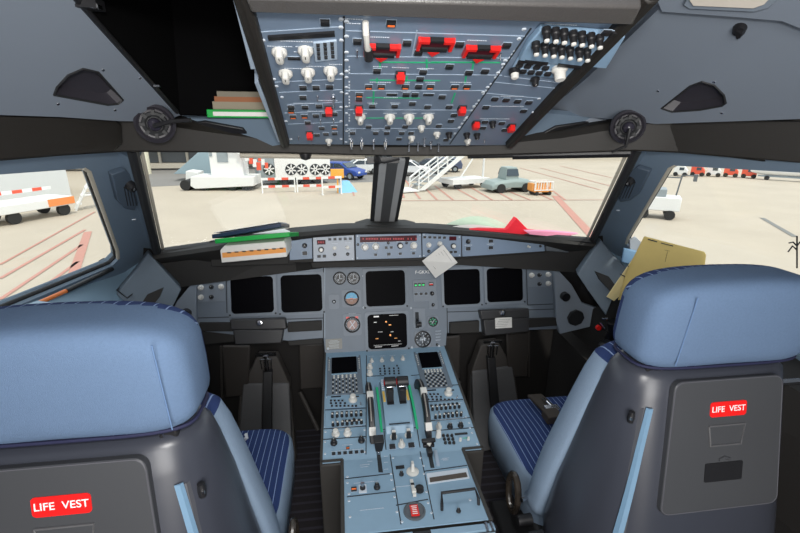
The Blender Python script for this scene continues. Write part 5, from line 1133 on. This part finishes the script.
    # outboard armrest
    q = MB(mFabS); q.loft([[P(-.30+x_, y_, z_+zz) for x_, zz in ((-.04, -.16), (.04, -.16), (.042, .03), (0, .045), (-.042, .03))] for y_, z_ in ((.16, .74), (.18, .75), (.46, .66), (.50, .62))]); part('armrest', q, t, .008)
    q = MB(mChrome); q.cyl(P(-.215, .05, .93), P(-.33, .05, .93), .008, n=10); part('armrest_pivot', q, t)
    return t, P
sl, PL = seat(1, -.582, .63, 'left pilot seat seen from behind with light blue headrest, cut by the left edge', .05, .002, .160)
sr, PR = seat(-1, .572, .715, 'right pilot seat seen from behind, headrest before the yellow form', .02, -.006, .125)
# belts
q = MB(mat('belt_webbing', (.045, .035, .028), .8)); q.prism([at(527, 397, z=.53), at(541, 396, z=.53), at(558, 411, z=.53), at(544, 414, z=.53)], V((0, 0, .012))); q.box(at(552, 416, z=.545), (.055, .05, .03)); bl = part('seat_belt', q, sr, .003, label='dark brown belt with a silver buckle')
q = MB(mChrome); q.box(at(552, 408, z=.55), (.05, .03, .008)); q.tube([at(543, 399, z=.545), at(547, 402, z=.555), at(551, 406, z=.55)], .006, 8); part('buckle', q, bl, .001)
q = MB(mat('buckle_white', (.8, .82, .85), .3, .3)); a = at(236, 445, z=.55); q.box(a, (.055, .02, .008), M4.Rotation(R(-30), 3, 'Y')); q.tube([a+V((.02, 0, .012)), a+V((.035, 0, .024)), a+V((.03, .01, .03))], .006, 8); part('belt_tongue', q, sl, .001)

# ================================================================== OUTSIDE : the apron
GZ = -3.1
def Gd(px, py): return at(px, py, z=GZ)
mCon = mat('apron_concrete', (.46, .40, .32), .9, noise=.12, scale=.35)
q = MB(mCon, mat('painted_red_line', (.48, .24, .19), .8)); q.add([V((-120, -30, GZ)), V((160, -30, GZ)), V((160, 180, GZ)), V((-120, 180, GZ))], [(0, 1, 2, 3)])
g = struct('ground', q, smooth=0)
mRL = MATS['painted_red_line']; q = MB(mRL)
def gline(a, b_, w, mm=None):
    A_, B_ = Gd(*a), Gd(*b_); d = (B_-A_).normalized(); sd = V((-d.y, d.x, 0))*w/2; z = V((0, 0, .02))
    q.add([A_-sd+z, B_-sd+z, B_+sd+z, A_+sd+z], [(0, 1, 2, 3)])
for a, b_, w in (((0, 279), (85, 230), .13), ((0, 300), (82, 245), .13), ((0, 265), (95, 212), .10), ((70, 285), (88, 232), .3), ((40, 290), (78, 262), .12),
                 ((397, 182), (404, 198), .15), ((405, 180), (420, 199), .15), ((425, 188), (437, 200), .15), ((435, 186), (453, 200), .15), ((455, 188), (477, 200), .15), ((470, 187), (492, 200), .15), ((490, 188), (512, 200), .15), ((505, 190), (530, 200), .15), ((530, 190), (552, 200), .15), ((545, 185), (565, 200), .15), ((390, 201), (610, 200), .12), ((555, 196), (594, 238), .45), ((520, 168), (600, 190), .15), ((540, 168), (610, 186), .15), ((350, 182), (354, 196), .12), ((560, 166), (612, 178), .15)): gline(a, b_, w)
part('painted_lines', q, g, smooth=0)
q = MB(mat('asphalt', (.22, .21, .20), .9, noise=.15, scale=.4)); z = V((0, 0, .01))
q.add([Gd(125, 188)+z, Gd(262, 182)+z, Gd(262, 166)+z, Gd(100, 166)+z], [(0, 1, 2, 3)]); q.add([Gd(262, 184)+z, Gd(440, 181)+z, Gd(440, 158)+z, Gd(262, 160)+z], [(0, 1, 2, 3)])
part('asphalt_road', q, g, smooth=0)
mOW = mat('vehicle_white', (.78, .78, .76), .4); mOG = mat('vehicle_grey', (.28, .32, .34), .5); mTy = mat('tyre', (.02, .02, .02), .8); mWin = mat('car_window', (.05, .07, .09), .15); mOB = mat('building_beige', (.55, .50, .42), .8); mOBD = mat('building_dark', (.12, .13, .14), .6); mStR = mat('striped_red', (.75, .10, .05), .5)
def frame_at(px, py, yaw):   # ground frame, x along the vehicle
    p = Gd(px, py); X = M4.Rotation(R(yaw), 4, 'Z'); X.translation = p; return X
def car(px, py, yaw, m_, lab, hatch=True):
    X = frame_at(px, py, yaw); t = thing('parked_car', X.translation, lab, 'car', 'parked cars')
    q = MB(m_); prof = [(-2, .35), (-2.05, .8), (-1.95, 1.0), (-1.75, 1.42), (.3, 1.45), (1.05, .98), (1.9, .82), (2.05, .6), (2.05, .35)] if hatch else [(-2.1, .35), (-2.15, .85), (-1.5, .98), (-.9, 1.4), (.3, 1.42), (1.0, .95), (2.0, .8), (2.15, .55), (2.15, .35)]
    q.prism([V((x, -.82, z)) for x, z in prof], (0, 1.64, 0)); link('body', q.mesh('body'), t, X, .08)
    q = MB(mWin); q.prism([V((x, -.835, z)) for x, z in ((-1.55, 1.0), (-1.45, 1.33), (-.45, 1.36), (-.45, 1.0))], (0, 1.67, 0)); q.prism([V((x, -.835, z)) for x, z in ((-.35, 1.0), (-.35, 1.36), (.25, 1.36), (.8, 1.0))], (0, 1.67, 0)); q.prism([V((.45, -.7, 1.39)), V((1.02, -.75, 1.02)), V((1.02, .75, 1.02)), V((.45, .7, 1.39))], (.03, 0, .03)); link('windows', q.mesh('windows'), t, X)
    for x in (-1.3, 1.3):
        for y in (-.78, .78): q = MB(mTy); q.cyl((x, y-.11, .33), (x, y+.11, .33), .33, n=18); q.use(mOG).cyl((x, y-.12, .33), (x, y+.12, .33), .19, n=12); link('wheel', q.mesh('wheel'), t, X)
    q = MB(mOW); q.box((2.07, -.55, .68), (.05, .3, .14)); q.box((2.07, .55, .68), (.05, .3, .14)); link('headlamps', q.mesh('headlamps'), t, X)
car(343, 178.5, 95-130, mat('car_blue', (.03, .08, .35), .3), 'blue parked car left of the centre post, behind the red and white barriers')
car(360, 174.2, 185, mOW, 'white hatchback parked just left of the centre post')
car(408, 175.6, -12, mat('car_pearl', (.74, .74, .74), .3), 'white saloon parked just right of the centre post', False)
car(429, 173.5, 168, mat('car_dark', (.03, .035, .05), .3), 'dark parked car to the right of the white saloon')
car(442, 171.5, 168, mat('car_navy', (.08, .1, .17), .3), 'dark blue car half hidden behind the boarding stairs')
# air conditioning truck body with five fans
p0, p1 = Gd(276, 186), Gd(331, 183.5); yaw = math.degrees(math.atan2(p1.y-p0.y, p1.x-p0.x)); Lg = (p1-p0).length
X = M4.Rotation(R(yaw), 4, 'Z'); X.translation = p0; t = thing('cooling_unit', p0, 'long white cooling unit with a row of black fans behind the barriers', 'cooling unit')
q = MB(mOW); q.box((Lg/2, 1.1, 1.72), (Lg, 2.2, 2.3)); link('white_body', q.mesh('white_body'), t, X, .04)
q = MB(mOG); q.box((-.62, 1.1, 1.72), (1.2, 2.2, 2.3)); link('grey_section', q.mesh('grey_section'), t, X, .04)
q = MB(mOBD); q.box((Lg/2-.4, 1.1, .45), (Lg+.6, 1.7, .3)); link('chassis', q.mesh('chassis'), t, X)
for x in (.6, 1.5, Lg-1.0, Lg-2.0):
    q = MB(mTy); q.cyl((x, .2, .42), (x, 2.0, .42), .42, n=16); link('wheel', q.mesh('wheel'), t, X)
for px in (269, 291, 302, 315.3, 325.3):
    a = at(px, 169.5, y=p0.y-.1); loc = X.inverted() @ at(px, 169.5, y=(p0+(p1-p0)*((px-276)/56)).y)
    q = MB(mTrimBlk, mOW); c = V((loc.x, -.03, loc.z)); q.cyl(c, c+V((0, .06, 0)), .44, n=24)
    q.use(mOW)
    for k in range(7): an = R(k*360/7+px); q.box(c+V((math.cos(an)*.22, -.02, math.sin(an)*.22)), (.34, .02, .09), M4.Rotation(-an, 3, 'Y'))
    link('fan', q.mesh('fan'), t, X)
# striped barriers
def barrier(a, b_, lab, h=.95, name='crowd_barrier'):
    p0, p1 = Gd(*a), Gd(*b_); L_ = (p1-p0).length; yaw = math.atan2(p1.y-p0.y, p1.x-p0.x); X = M4.Rotation(yaw, 4, 'Z'); X.translation = p0
    t = thing(name, p0, lab, 'barrier', 'red and white barriers')
    for z in (h, h*.45):
        q = MB(mOW, mStR); n = max(3, int(L_/.45))
        for k in range(n): q.use(mStR if k % 2 else mOW).box((L_*(k+.5)/n, 0, z), (L_/n, .07, .16))
        link('rail', q.mesh('rail'), t, X)
    for x in (.05, L_-.05): q = MB(mOW); q.box((x, 0, h*.52), (.08, .08, h*1.04)); q.box((x, 0, .03), (.09, .5, .06)); link('post', q.mesh('post'), t, X)
barrier((262, 193), (296, 192), 'leftmost red and white barrier in front of the cooling unit'); barrier((297, 192), (323, 191.5), 'middle red and white barrier below the rightmost fans of the cooling unit'); barrier((322, 195), (342, 194), 'red and white barrier nearest the blue car, in front of the cooling unit', 1.15)
q = MB(mat('bright_orange', (.85, .4, .05), .5)); X = frame_at(338, 193, 0); q.box((0, 0, 1.35), (.9, .3, .6)); q.box((0, 0, .5), (.1, .1, 1.1)); tag(link('warning_board', q.mesh('warning_board'), None, X, .01), 'small orange board standing at the right end of the barriers', 'sign')
q = MB(mat('sky_blue_sheet', (.2, .5, .8), .5)); X = frame_at(348, 192, 20); q.prism([V((-.7, -.3, 0)), V((.6, -.3, 0)), V((.2, .2, .75)), V((-.3, .2, .75))], (0, .4, 0)); tag(link('blue_cover', q.mesh('blue_cover'), None, X), 'light blue covered lump on the ground right of the barriers', 'cover')
# white low loader with cab and diagonal striped frame
p0, p1 = Gd(178, 191), Gd(246, 191); t = thing('low_loader', p0, 'long white flat trailer with cab behind the green and navy binders', 'trailer'); yaw = math.atan2(p1.y-p0.y, p1.x-p0.x); X = M4.Rotation(yaw, 4, 'Z'); X.translation = p0; Lg = (p1-p0).length
q = MB(mOW); q.prism([V(p) for p in ((.9, 0, .35), (1.2, 0, .15), (Lg+.6, 0, .35), (Lg+.6, 0, 1.0), (1.0, 0, 1.0))], (0, 2.2, 0)); link('bed', q.mesh('bed'), t, X, .03)
q = MB(mOW); q.prism([V(p) for p in ((0, 1.5, .6), (.9, 1.5, .5), (.9, 1.5, 1.15), (.1, 1.5, 1.25))], (0, 1.3, 0)); link('front_box', q.mesh('front_box'), t, X, .03)
q = MB(mTy)
for x in (.5, 1.7): q.cyl((x, .1, .38), (x, 2.4, .38), .36, n=16)
for x in (Lg-1, Lg): q.cyl((x, .1, .38), (x, 2.1, .38), .36, n=16)
link('wheels', q.mesh('wheels'), t, X)
q = MB(mOW); q.box((Lg-1.4, 1.4, 2.1), (2.3, 1.5, 2.3)); cb = link('cab', q.mesh('cab'), t, X, .05)
q = MB(mOG); q.box((Lg-1.6, .63, 2.35), (.75, .05, .8)); q.box((Lg-2.4, .63, 2.6), (.2, .05, .5)); link('cab_window', q.mesh('cab_window'), cb, X)
q = MB(mOW, mStR)
for k in range(6):
    q.use(mStR if k % 2 else mOW); q.box((Lg-.3+k*.25, .4, 2.8-k*.22), (.30, .1, .55)); q.box((Lg+.4+k*.22, .4, 3.0-k*.25), (.22, .1, .4)); q.box((Lg-1.0+k*.30, .35, 3.15-k*.02), (.30, .1, .22))
link('striped_frame', q.mesh('striped_frame'), t, X)
# grey slanted box behind the loader
q = MB(mat('canvas_grey', (.3, .4, .45), .6)); X = frame_at(215, 181, 0); q.prism([V((-3.2, 0, .6)), V((1.5, 0, .6)), V((1.5, 0, 3.0)), V((-.2, 0, 3.0))], (0, 2, 0)); tag(link('grey_container', q.mesh('grey_container'), None, X, .03), 'grey blue slanted container behind the white flat trailer', 'container')
# terminal building on the left with pillar
X = frame_at(190, 171, 4); t = thing('terminal_building', X.translation, 'low beige terminal building with dark glazing along the far left of the apron', 'building')
q = MB(mOB); q.box((0, 5, 6.0), (60, 8, 3)); q.box((0, 1, 2.55), (60, 1.5, .35)); link('facade', q.mesh('facade'), t, X)
q = MB(mOBD); q.box((-6, 2, 1.6), (22, 1, 1.7)); q.use(mOB).box((-6, 1.3, .45), (22, .6, .5)); link('glazing', q.mesh('glazing'), t, X)
q = MB(mOB)
for k in range(9): q.box((-16+k*2.6, 1.4, 1.6), (.22, .3, 1.8))
link('mullions', q.mesh('mullions'), t, X)
q = MB(mOB); q.box((0, 9, 1.0), (60, .4, 2.4)); link('rear_wall', q.mesh('rear_wall'), t, X)
X = frame_at(141.5, 174, 0); q = MB(mat('pillar_cream', (.85, .8, .62), .7)); q.cyl((0, 0, 0), (0, 0, 6), .85, n=28); tag(link('pillar', q.mesh('pillar'), None, X), 'round cream pillar at the upper left corner of the left windshield', 'pillar')
# boarding stairs
a, b_ = Gd(419, 192), Gd(500, 186); X = M4.Rotation(math.atan2(b_.y-a.y, b_.x-a.x), 4, 'Z'); X.translation = a
t = thing('boarding_stairs', a, 'white mobile boarding stairs rising to the right beyond the right windshield', 'stairs'); th = math.radians(33)
for y in (0, 1.3):
    q = MB(mOW); L_ = 6.4
    q.prism([V((0, y, .1)), V((.5, y, .1)), V((L_, y, .1+(L_)*.62)), V((L_, y, .5+L_*.62))], (0, .08, 0))
    q.tube([V((0, y+.04, .9)), V((L_, y+.04, .95+L_*.62))], .07, 8); q.tube([V((0, y+.04, .55)), V((L_, y+.04, .6+L_*.62))], .04, 8)
    for k in range(9): x = k*L_/8; q.box((x, y+.04, .5+x*.62), (.08, .06, .9))
    link('stringer', q.mesh('stringer'), t, X)
q = MB(mOG)
for k in range(16): x = .3+k*.38; q.box((x, .69, .25+x*.62), (.34, 1.25, .05))
link('steps', q.mesh('steps'), t, X)
q = MB(mOW); q.box((-.9, .7, .12), (1.6, 1.8, .1)); q.box((4.5, .7, .55), (3.5, 1.9, .35)); q.tube([V((5.9, .2, .5)), V((5.9, .2, 3.6))], .08, 8); q.tube([V((3.5, .2, .5)), V((5.9, .2, 3.6))], .06, 8); link('chassis', q.mesh('chassis'), t, X)
q = MB(mTy)
for x in (3.3, 5.8):
    for y in (-.1, 1.5): q.cyl((x, y-.1, .3), (x, y+.1, .3), .3, n=14)
link('wheels', q.mesh('wheels'), t, X)
# grey tug
X = frame_at(507, 191, 10) @ M4.Scale(.78, 4); t = thing('aircraft_tug', X.translation, 'grey green low tug with round cab between the stairs and the orange cart', 'vehicle')
mTug = mat('tug_grey', (.27, .33, .32), .5)
q = MB(mTug); q.loft([[V((x, -1.1+dy, z*h)) for dy, z in ((0, .35), (0, .8), (.25, 1), (1.9, 1), (2.2, .8), (2.2, .35))] for x, h in ((-2.2, .7), (-1.9, 1.0), (0, 1.25), (1.6, 1.15), (2.1, .8))]); q.box((0, 0, 1.7), (1.4, 1.6, 1.1), top=.75); link('body', q.mesh('body'), t, X, .06)
q = MB(mWin); q.box((0, 0, 1.8), (1.25, 1.66, .6), top=.85); link('cab_glass', q.mesh('cab_glass'), t, X)
for x in (-1.3, 1.3):
    q = MB(mTy); q.cyl((x, -1.2, .42), (x, 1.2, .42), .42, n=16); link('wheel_axle', q.mesh('wheel_axle'), t, X)
# orange cart
X = frame_at(540, 194.5, 4) @ M4.Scale(.8, 4); t = thing('cage_cart', X.translation, 'small orange and white cage cart in the middle of the right windshield', 'cart')
q = MB(mat('cart_orange', (.8, .33, .08), .5)); q.box((0, 0, .35), (1.7, 1.1, .12)); q.box((-.9, 0, .7), (.25, .9, .6)); 
for k in range(6): q.box((-.6+k*.24, -.5, .75), (.12, .05, .7))
link('load', q.mesh('load'), t, X)
q = MB(mOW)
for z in (.45, 1.15): q.tube([V((-.85, -.55, z)), V((.85, -.55, z)), V((.85, .55, z)), V((-.85, .55, z)), V((-.85, -.55, z))], .05, 6)
for x in (-.85, -.3, .3, .85): q.box((x, -.55, .8), (.07, .07, .8))
link('cage', q.mesh('cage'), t, X)
q = MB(mTy)
for x in (-.6, .6): q.cyl((x, -.55, .18), (x, .55, .18), .18, n=12)
link('wheels', q.mesh('wheels'), t, X)
# far barrier strip and buildings beyond the right side
X = frame_at(520, 158.5, -8); q = MB(mOB); q.box((0, 0, 1.2), (70, 4, 3.0)); q.use(mOBD)
for k in range(14): q.box((-32+k*5, -2.02, 1.3), (2.4, .1, 1.2))
tag(link('distant_building', q.mesh('distant_building'), None, X), 'long pale low building on the horizon beyond the right windshield', 'building')
for i, (px, py, w, col, lab) in enumerate(((680, 176, 1.15, mOW, 'small white service van at the left of the distant row in the right side window'), (697, 176, 1.15, mStR, 'red service vehicle second in the distant row in the right side window'), (713, 176.5, 1.15, mOW, 'white van beside the red vehicle far off in the right side window'), (730, 177, 1.15, mStR, 'longer red vehicle in the middle of the distant row, right side window'), (748, 178, 1.15, mStR, 'rightmost red vehicle, just left of the distant white airliner'))):
    X = frame_at(px, py, -45); t = thing('service_vehicle', X.translation, lab, 'vehicle', 'vehicles in the distant row')
    q = MB(col); q.prism([V((-w/2, -.4, .2)), V((w/2, -.4, .2)), V((w/2, -.4, .55)), V((w/2-.35, -.4, 1.0)), V((-w/2, -.4, 1.0))], (0, .8, 0)); link('body', q.mesh('body'), t, X, .03)
    q = MB(mTy)
    for x in (-w/3, w/3): q.cyl((x, -.42, .2), (x, .42, .2), .2, n=12)
    link('wheels', q.mesh('wheels'), t, X)
    q = MB(mWin); q.box((w/2-.5, 0, .72), (.4, .83, .26)); link('cab_glass', q.mesh('cab_glass'), t, X)
X = frame_at(786, 181, -47); t = thing('small_airliner', X.translation, 'scaled-down white airliner on a wheeled deck at the right end of the distant row in the side window', 'trailer')
q = MB(mOW); q.tube([(-2.7, 0, .75), (-2.4, 0, .8), (-1.5, 0, .85), (2.0, 0, .85), (2.6, 0, .8)], [.08, .25, .42, .42, .3], 18); link('cover', q.mesh('cover'), t, X)  # reduced fuselage shape standing in for a far white aircraft
q = MB(mOG); q.box((0, 0, .35), (4.2, .6, .12)); link('deck', q.mesh('deck'), t, X)
q = MB(mTy)
for x in (-1.4, 1.4): q.cyl((x, -.4, .2), (x, .4, .2), .2, n=12)
link('wheels', q.mesh('wheels'), t, X)
# small truck seen low in the right window
X = frame_at(655, 217, -35); t = thing('equipment_trolley', X.translation, 'small pale equipment trolley with mirrors low in the right side window', 'trolley')
q = MB(mOW); q.box((0, 0, .8), (2.0, 1.2, .7)); q.use(mOG).box((-.2, 0, 1.35), (1.0, 1.0, .4)); link('body', q.mesh('body'), t, X, .04)
q = MB(mOBD); q.tube([V((.8, .5, 1.1)), V((.9, .5, 2.2)), V((1.4, .5, 2.2))], .04, 6); q.box((1.5, .5, 2.1), (.15, .3, .35)); q.tube([V((-.8, .2, 1.1)), V((.2, .2, 2.1)), V((.9, .2, 2.1))], .04, 6); link('mirror_arms', q.mesh('mirror_arms'), t, X)
q = MB(mTy); 
for x in (-.6, .6): q.cyl((x, -.65, .25), (x, .65, .25), .25, n=12)
link('wheels', q.mesh('wheels'), t, X)
q = MB(mat('drain_dark', (.2, .2, .19), .9)); A_, B_ = Gd(762, 218), Gd(795, 237); d = (B_-A_).normalized(); sd = V((-d.y, d.x, 0))*.12; z = V((0, 0, .015)); q.add([A_-sd+z, B_-sd+z, B_+sd+z, A_+sd+z], [(0, 1, 2, 3)]); part('drain_channel', q, g, smooth=0)
# left window : container dolly, ladder, hall
a, b_ = Gd(-15, 230), Gd(82, 212); X = M4.Rotation(math.atan2(b_.y-a.y, b_.x-a.x), 4, 'Z'); X.translation = a; Lg = (b_-a).length
t = thing('container_dolly', a, 'white flat dolly with an orange panel and black wheels in the left side window', 'trolley')
q = MB(mOW); q.box((Lg/2-.2, .8, .72), (Lg-.3, 1.8, .42)); link('deck', q.mesh('deck'), t, X, .03)
q = MB(mat('orange_panel', (.85, .28, .08), .5)); q.box((Lg-1.0, -.12, .74), (1.3, .04, .36)); link('orange_panel', q.mesh('orange_panel'), t, X)
for x in (Lg*.28, Lg*.80):
    for y in (.05, 1.5): q = MB(mTy); q.cyl((x, y-.1, .3), (x, y+.1, .3), .3, n=18); link('wheel', q.mesh('wheel'), t, X)
q = MB(mOW, mStR)
for k in range(9): q.use(mStR if k % 2 else mOW).box((.3+k*Lg/9.5, 1.7, 1.25), (Lg/9.5, .08, .16))
link('striped_rail', q.mesh('striped_rail'), t, X)
X = frame_at(20, 205, 30); t = thing('cargo_hall', X.translation, 'pale grey cargo building wall filling the top of the left side window', 'building')
q = MB(mat('hall_pale', (.62, .64, .64), .7)); q.box((-7, 4, 3.0), (19, 6, 6)); link('wall', q.mesh('wall'), t, X)
q = MB(mOG)
for x in (-11, -6.5, -2.5): q.box((x, .98, 1.9), (1.8, .06, 1.6))
link('shutters', q.mesh('shutters'), t, X)
X = frame_at(76, 211, 30); t = thing('white_steps', X.translation, 'small white folding steps right of the dolly in the left side window', 'steps')
q = MB(mOW)
for y in (0, .8): q.tube([V((.0, y, 0)), V((1.1, y, 1.9)), V((1.9, y, 0))], .06, 6); q.tube([V((.45, y, .8)), V((1.55, y, .8))], .05, 6)
link('side_frame', q.mesh('side_frame'), t, X)
q = MB(mOW)
for k in range(4): q.box((.22+k*.25, .4, .35+k*.42), (.22, .85, .06))
link('treads', q.mesh('treads'), t, X)

# pieces that belong to one thing but are separate bits become parts of their own
SPLIT = {'column_gaps': 'column_gap', 'lower_trim': 'lower_trim', 'display_windows': 'display_window', 'adjuster_knobs': 'adjuster_knob', 'lever_slots': 'lever_slot', 'rear_fasteners': 'fastener', 'screws': 'screw', 'latches': 'latch', 'headlamps': 'headlamp', 'treads': 'tread', 'wheels': 'wheel', 'shutters': 'shutter', 'steps': 'step', 'mullions': 'mullion', 'mirror_arms': 'mirror_arm', 'quadrant_scale': 'quadrant_scale_mark', 'trim_scale': 'trim_scale', 'edge_trim': 'edge_trim', 'linkage': 'linkage', 'green_flow_lines': 'green_flow_line'}
for o in list(COL.objects):
    base = o.name.split('.')[0]
    if base not in SPLIT or o.type != 'MESH' or len(o.data.vertices) == 0: continue
    me = o.data; adj = {v.index: [] for v in me.vertices}
    for e in me.edges: adj[e.vertices[0]].append(e.vertices[1]); adj[e.vertices[1]].append(e.vertices[0])
    comp = {}; nc = 0
    for v in adj:
        if v in comp: continue
        st_ = [v]; comp[v] = nc
        while st_:
            k = st_.pop()
            for j in adj[k]:
                if j not in comp: comp[j] = nc; st_.append(j)
        nc += 1
    if nc < 2: o.name = SPLIT[base]; continue
    for c_ in range(nc):
        idx = [v for v in adj if comp[v] == c_]; mp = {v: i for i, v in enumerate(idx)}
        m2 = bpy.data.meshes.new(SPLIT[base]); ps = [p for p in me.polygons if comp[p.vertices[0]] == c_]
        m2.from_pydata([tuple(me.vertices[v].co) for v in idx], [], [[mp[v] for v in p.vertices] for p in ps])
        for mm in me.materials: m2.materials.append(mm)
        for p, src in zip(m2.polygons, ps): p.material_index = src.material_index; p.use_smooth = src.use_smooth
        try: m2.set_sharp_from_angle(angle=R(30))
        except Exception: pass
        n2 = o.copy(); n2.data = m2; n2.name = SPLIT[base]; COL.objects.link(n2)
    bpy.data.objects.remove(o)

# ================================================================== LIGHT
w = bpy.data.worlds.new('sky'); SC.world = w; w.use_nodes = True
bgn = w.node_tree.nodes['Background']; bgn.inputs[0].default_value = (.86, .93, 1, 1); bgn.inputs[1].default_value = 1.5
def lamp(kind, name, loc, target, energy, col=(1, 1, 1), size=None, size_y=None, **k):
    l = bpy.data.lights.new(name, kind); l.energy = energy; l.color = col
    o = bpy.data.objects.new(name, l); COL.objects.link(o); o.location = loc
    o.rotation_euler = (V(target)-V(loc)).to_track_quat('-Z', 'Y').to_euler()
    if size and kind == 'AREA': l.size = size; l.shape = 'RECTANGLE'; l.size_y = size_y or size
    if kind == 'SUN': l.angle = size or .02
    if kind in ('SPOT', 'POINT'): l.shadow_soft_size = size or .05
    for a_, b_ in k.items(): setattr(l, a_, b_)
    return o
lamp('SUN', 'sun', (0, 0, 30), (-8, 14, 0), 2.6, (1, .95, .85), .05)
lamp('AREA', 'rear_fill_light', (-.05, -.90, 1.25), (0, 1, 1.15), 26, (1, .97, .93), .7, 1.2)  # added soft fill behind the camera, no such lamp is seen
lamp('AREA', 'camera_flash', (-.15, -.04, 1.60), (0.02, 1.3, 1.1), 7, (1, .98, .95), .10, .06)
SC.view_settings.view_transform = 'Standard'; SC.view_settings.look = 'None'; SC.view_settings.exposure = 0; SC.view_settings.gamma = 1; SC.view_settings.use_curve_mapping = False
try: SC.cycles.use_denoising = True
except Exception: pass
SC.cycles.max_bounces = 8; SC.cycles.transparent_max_bounces = 12
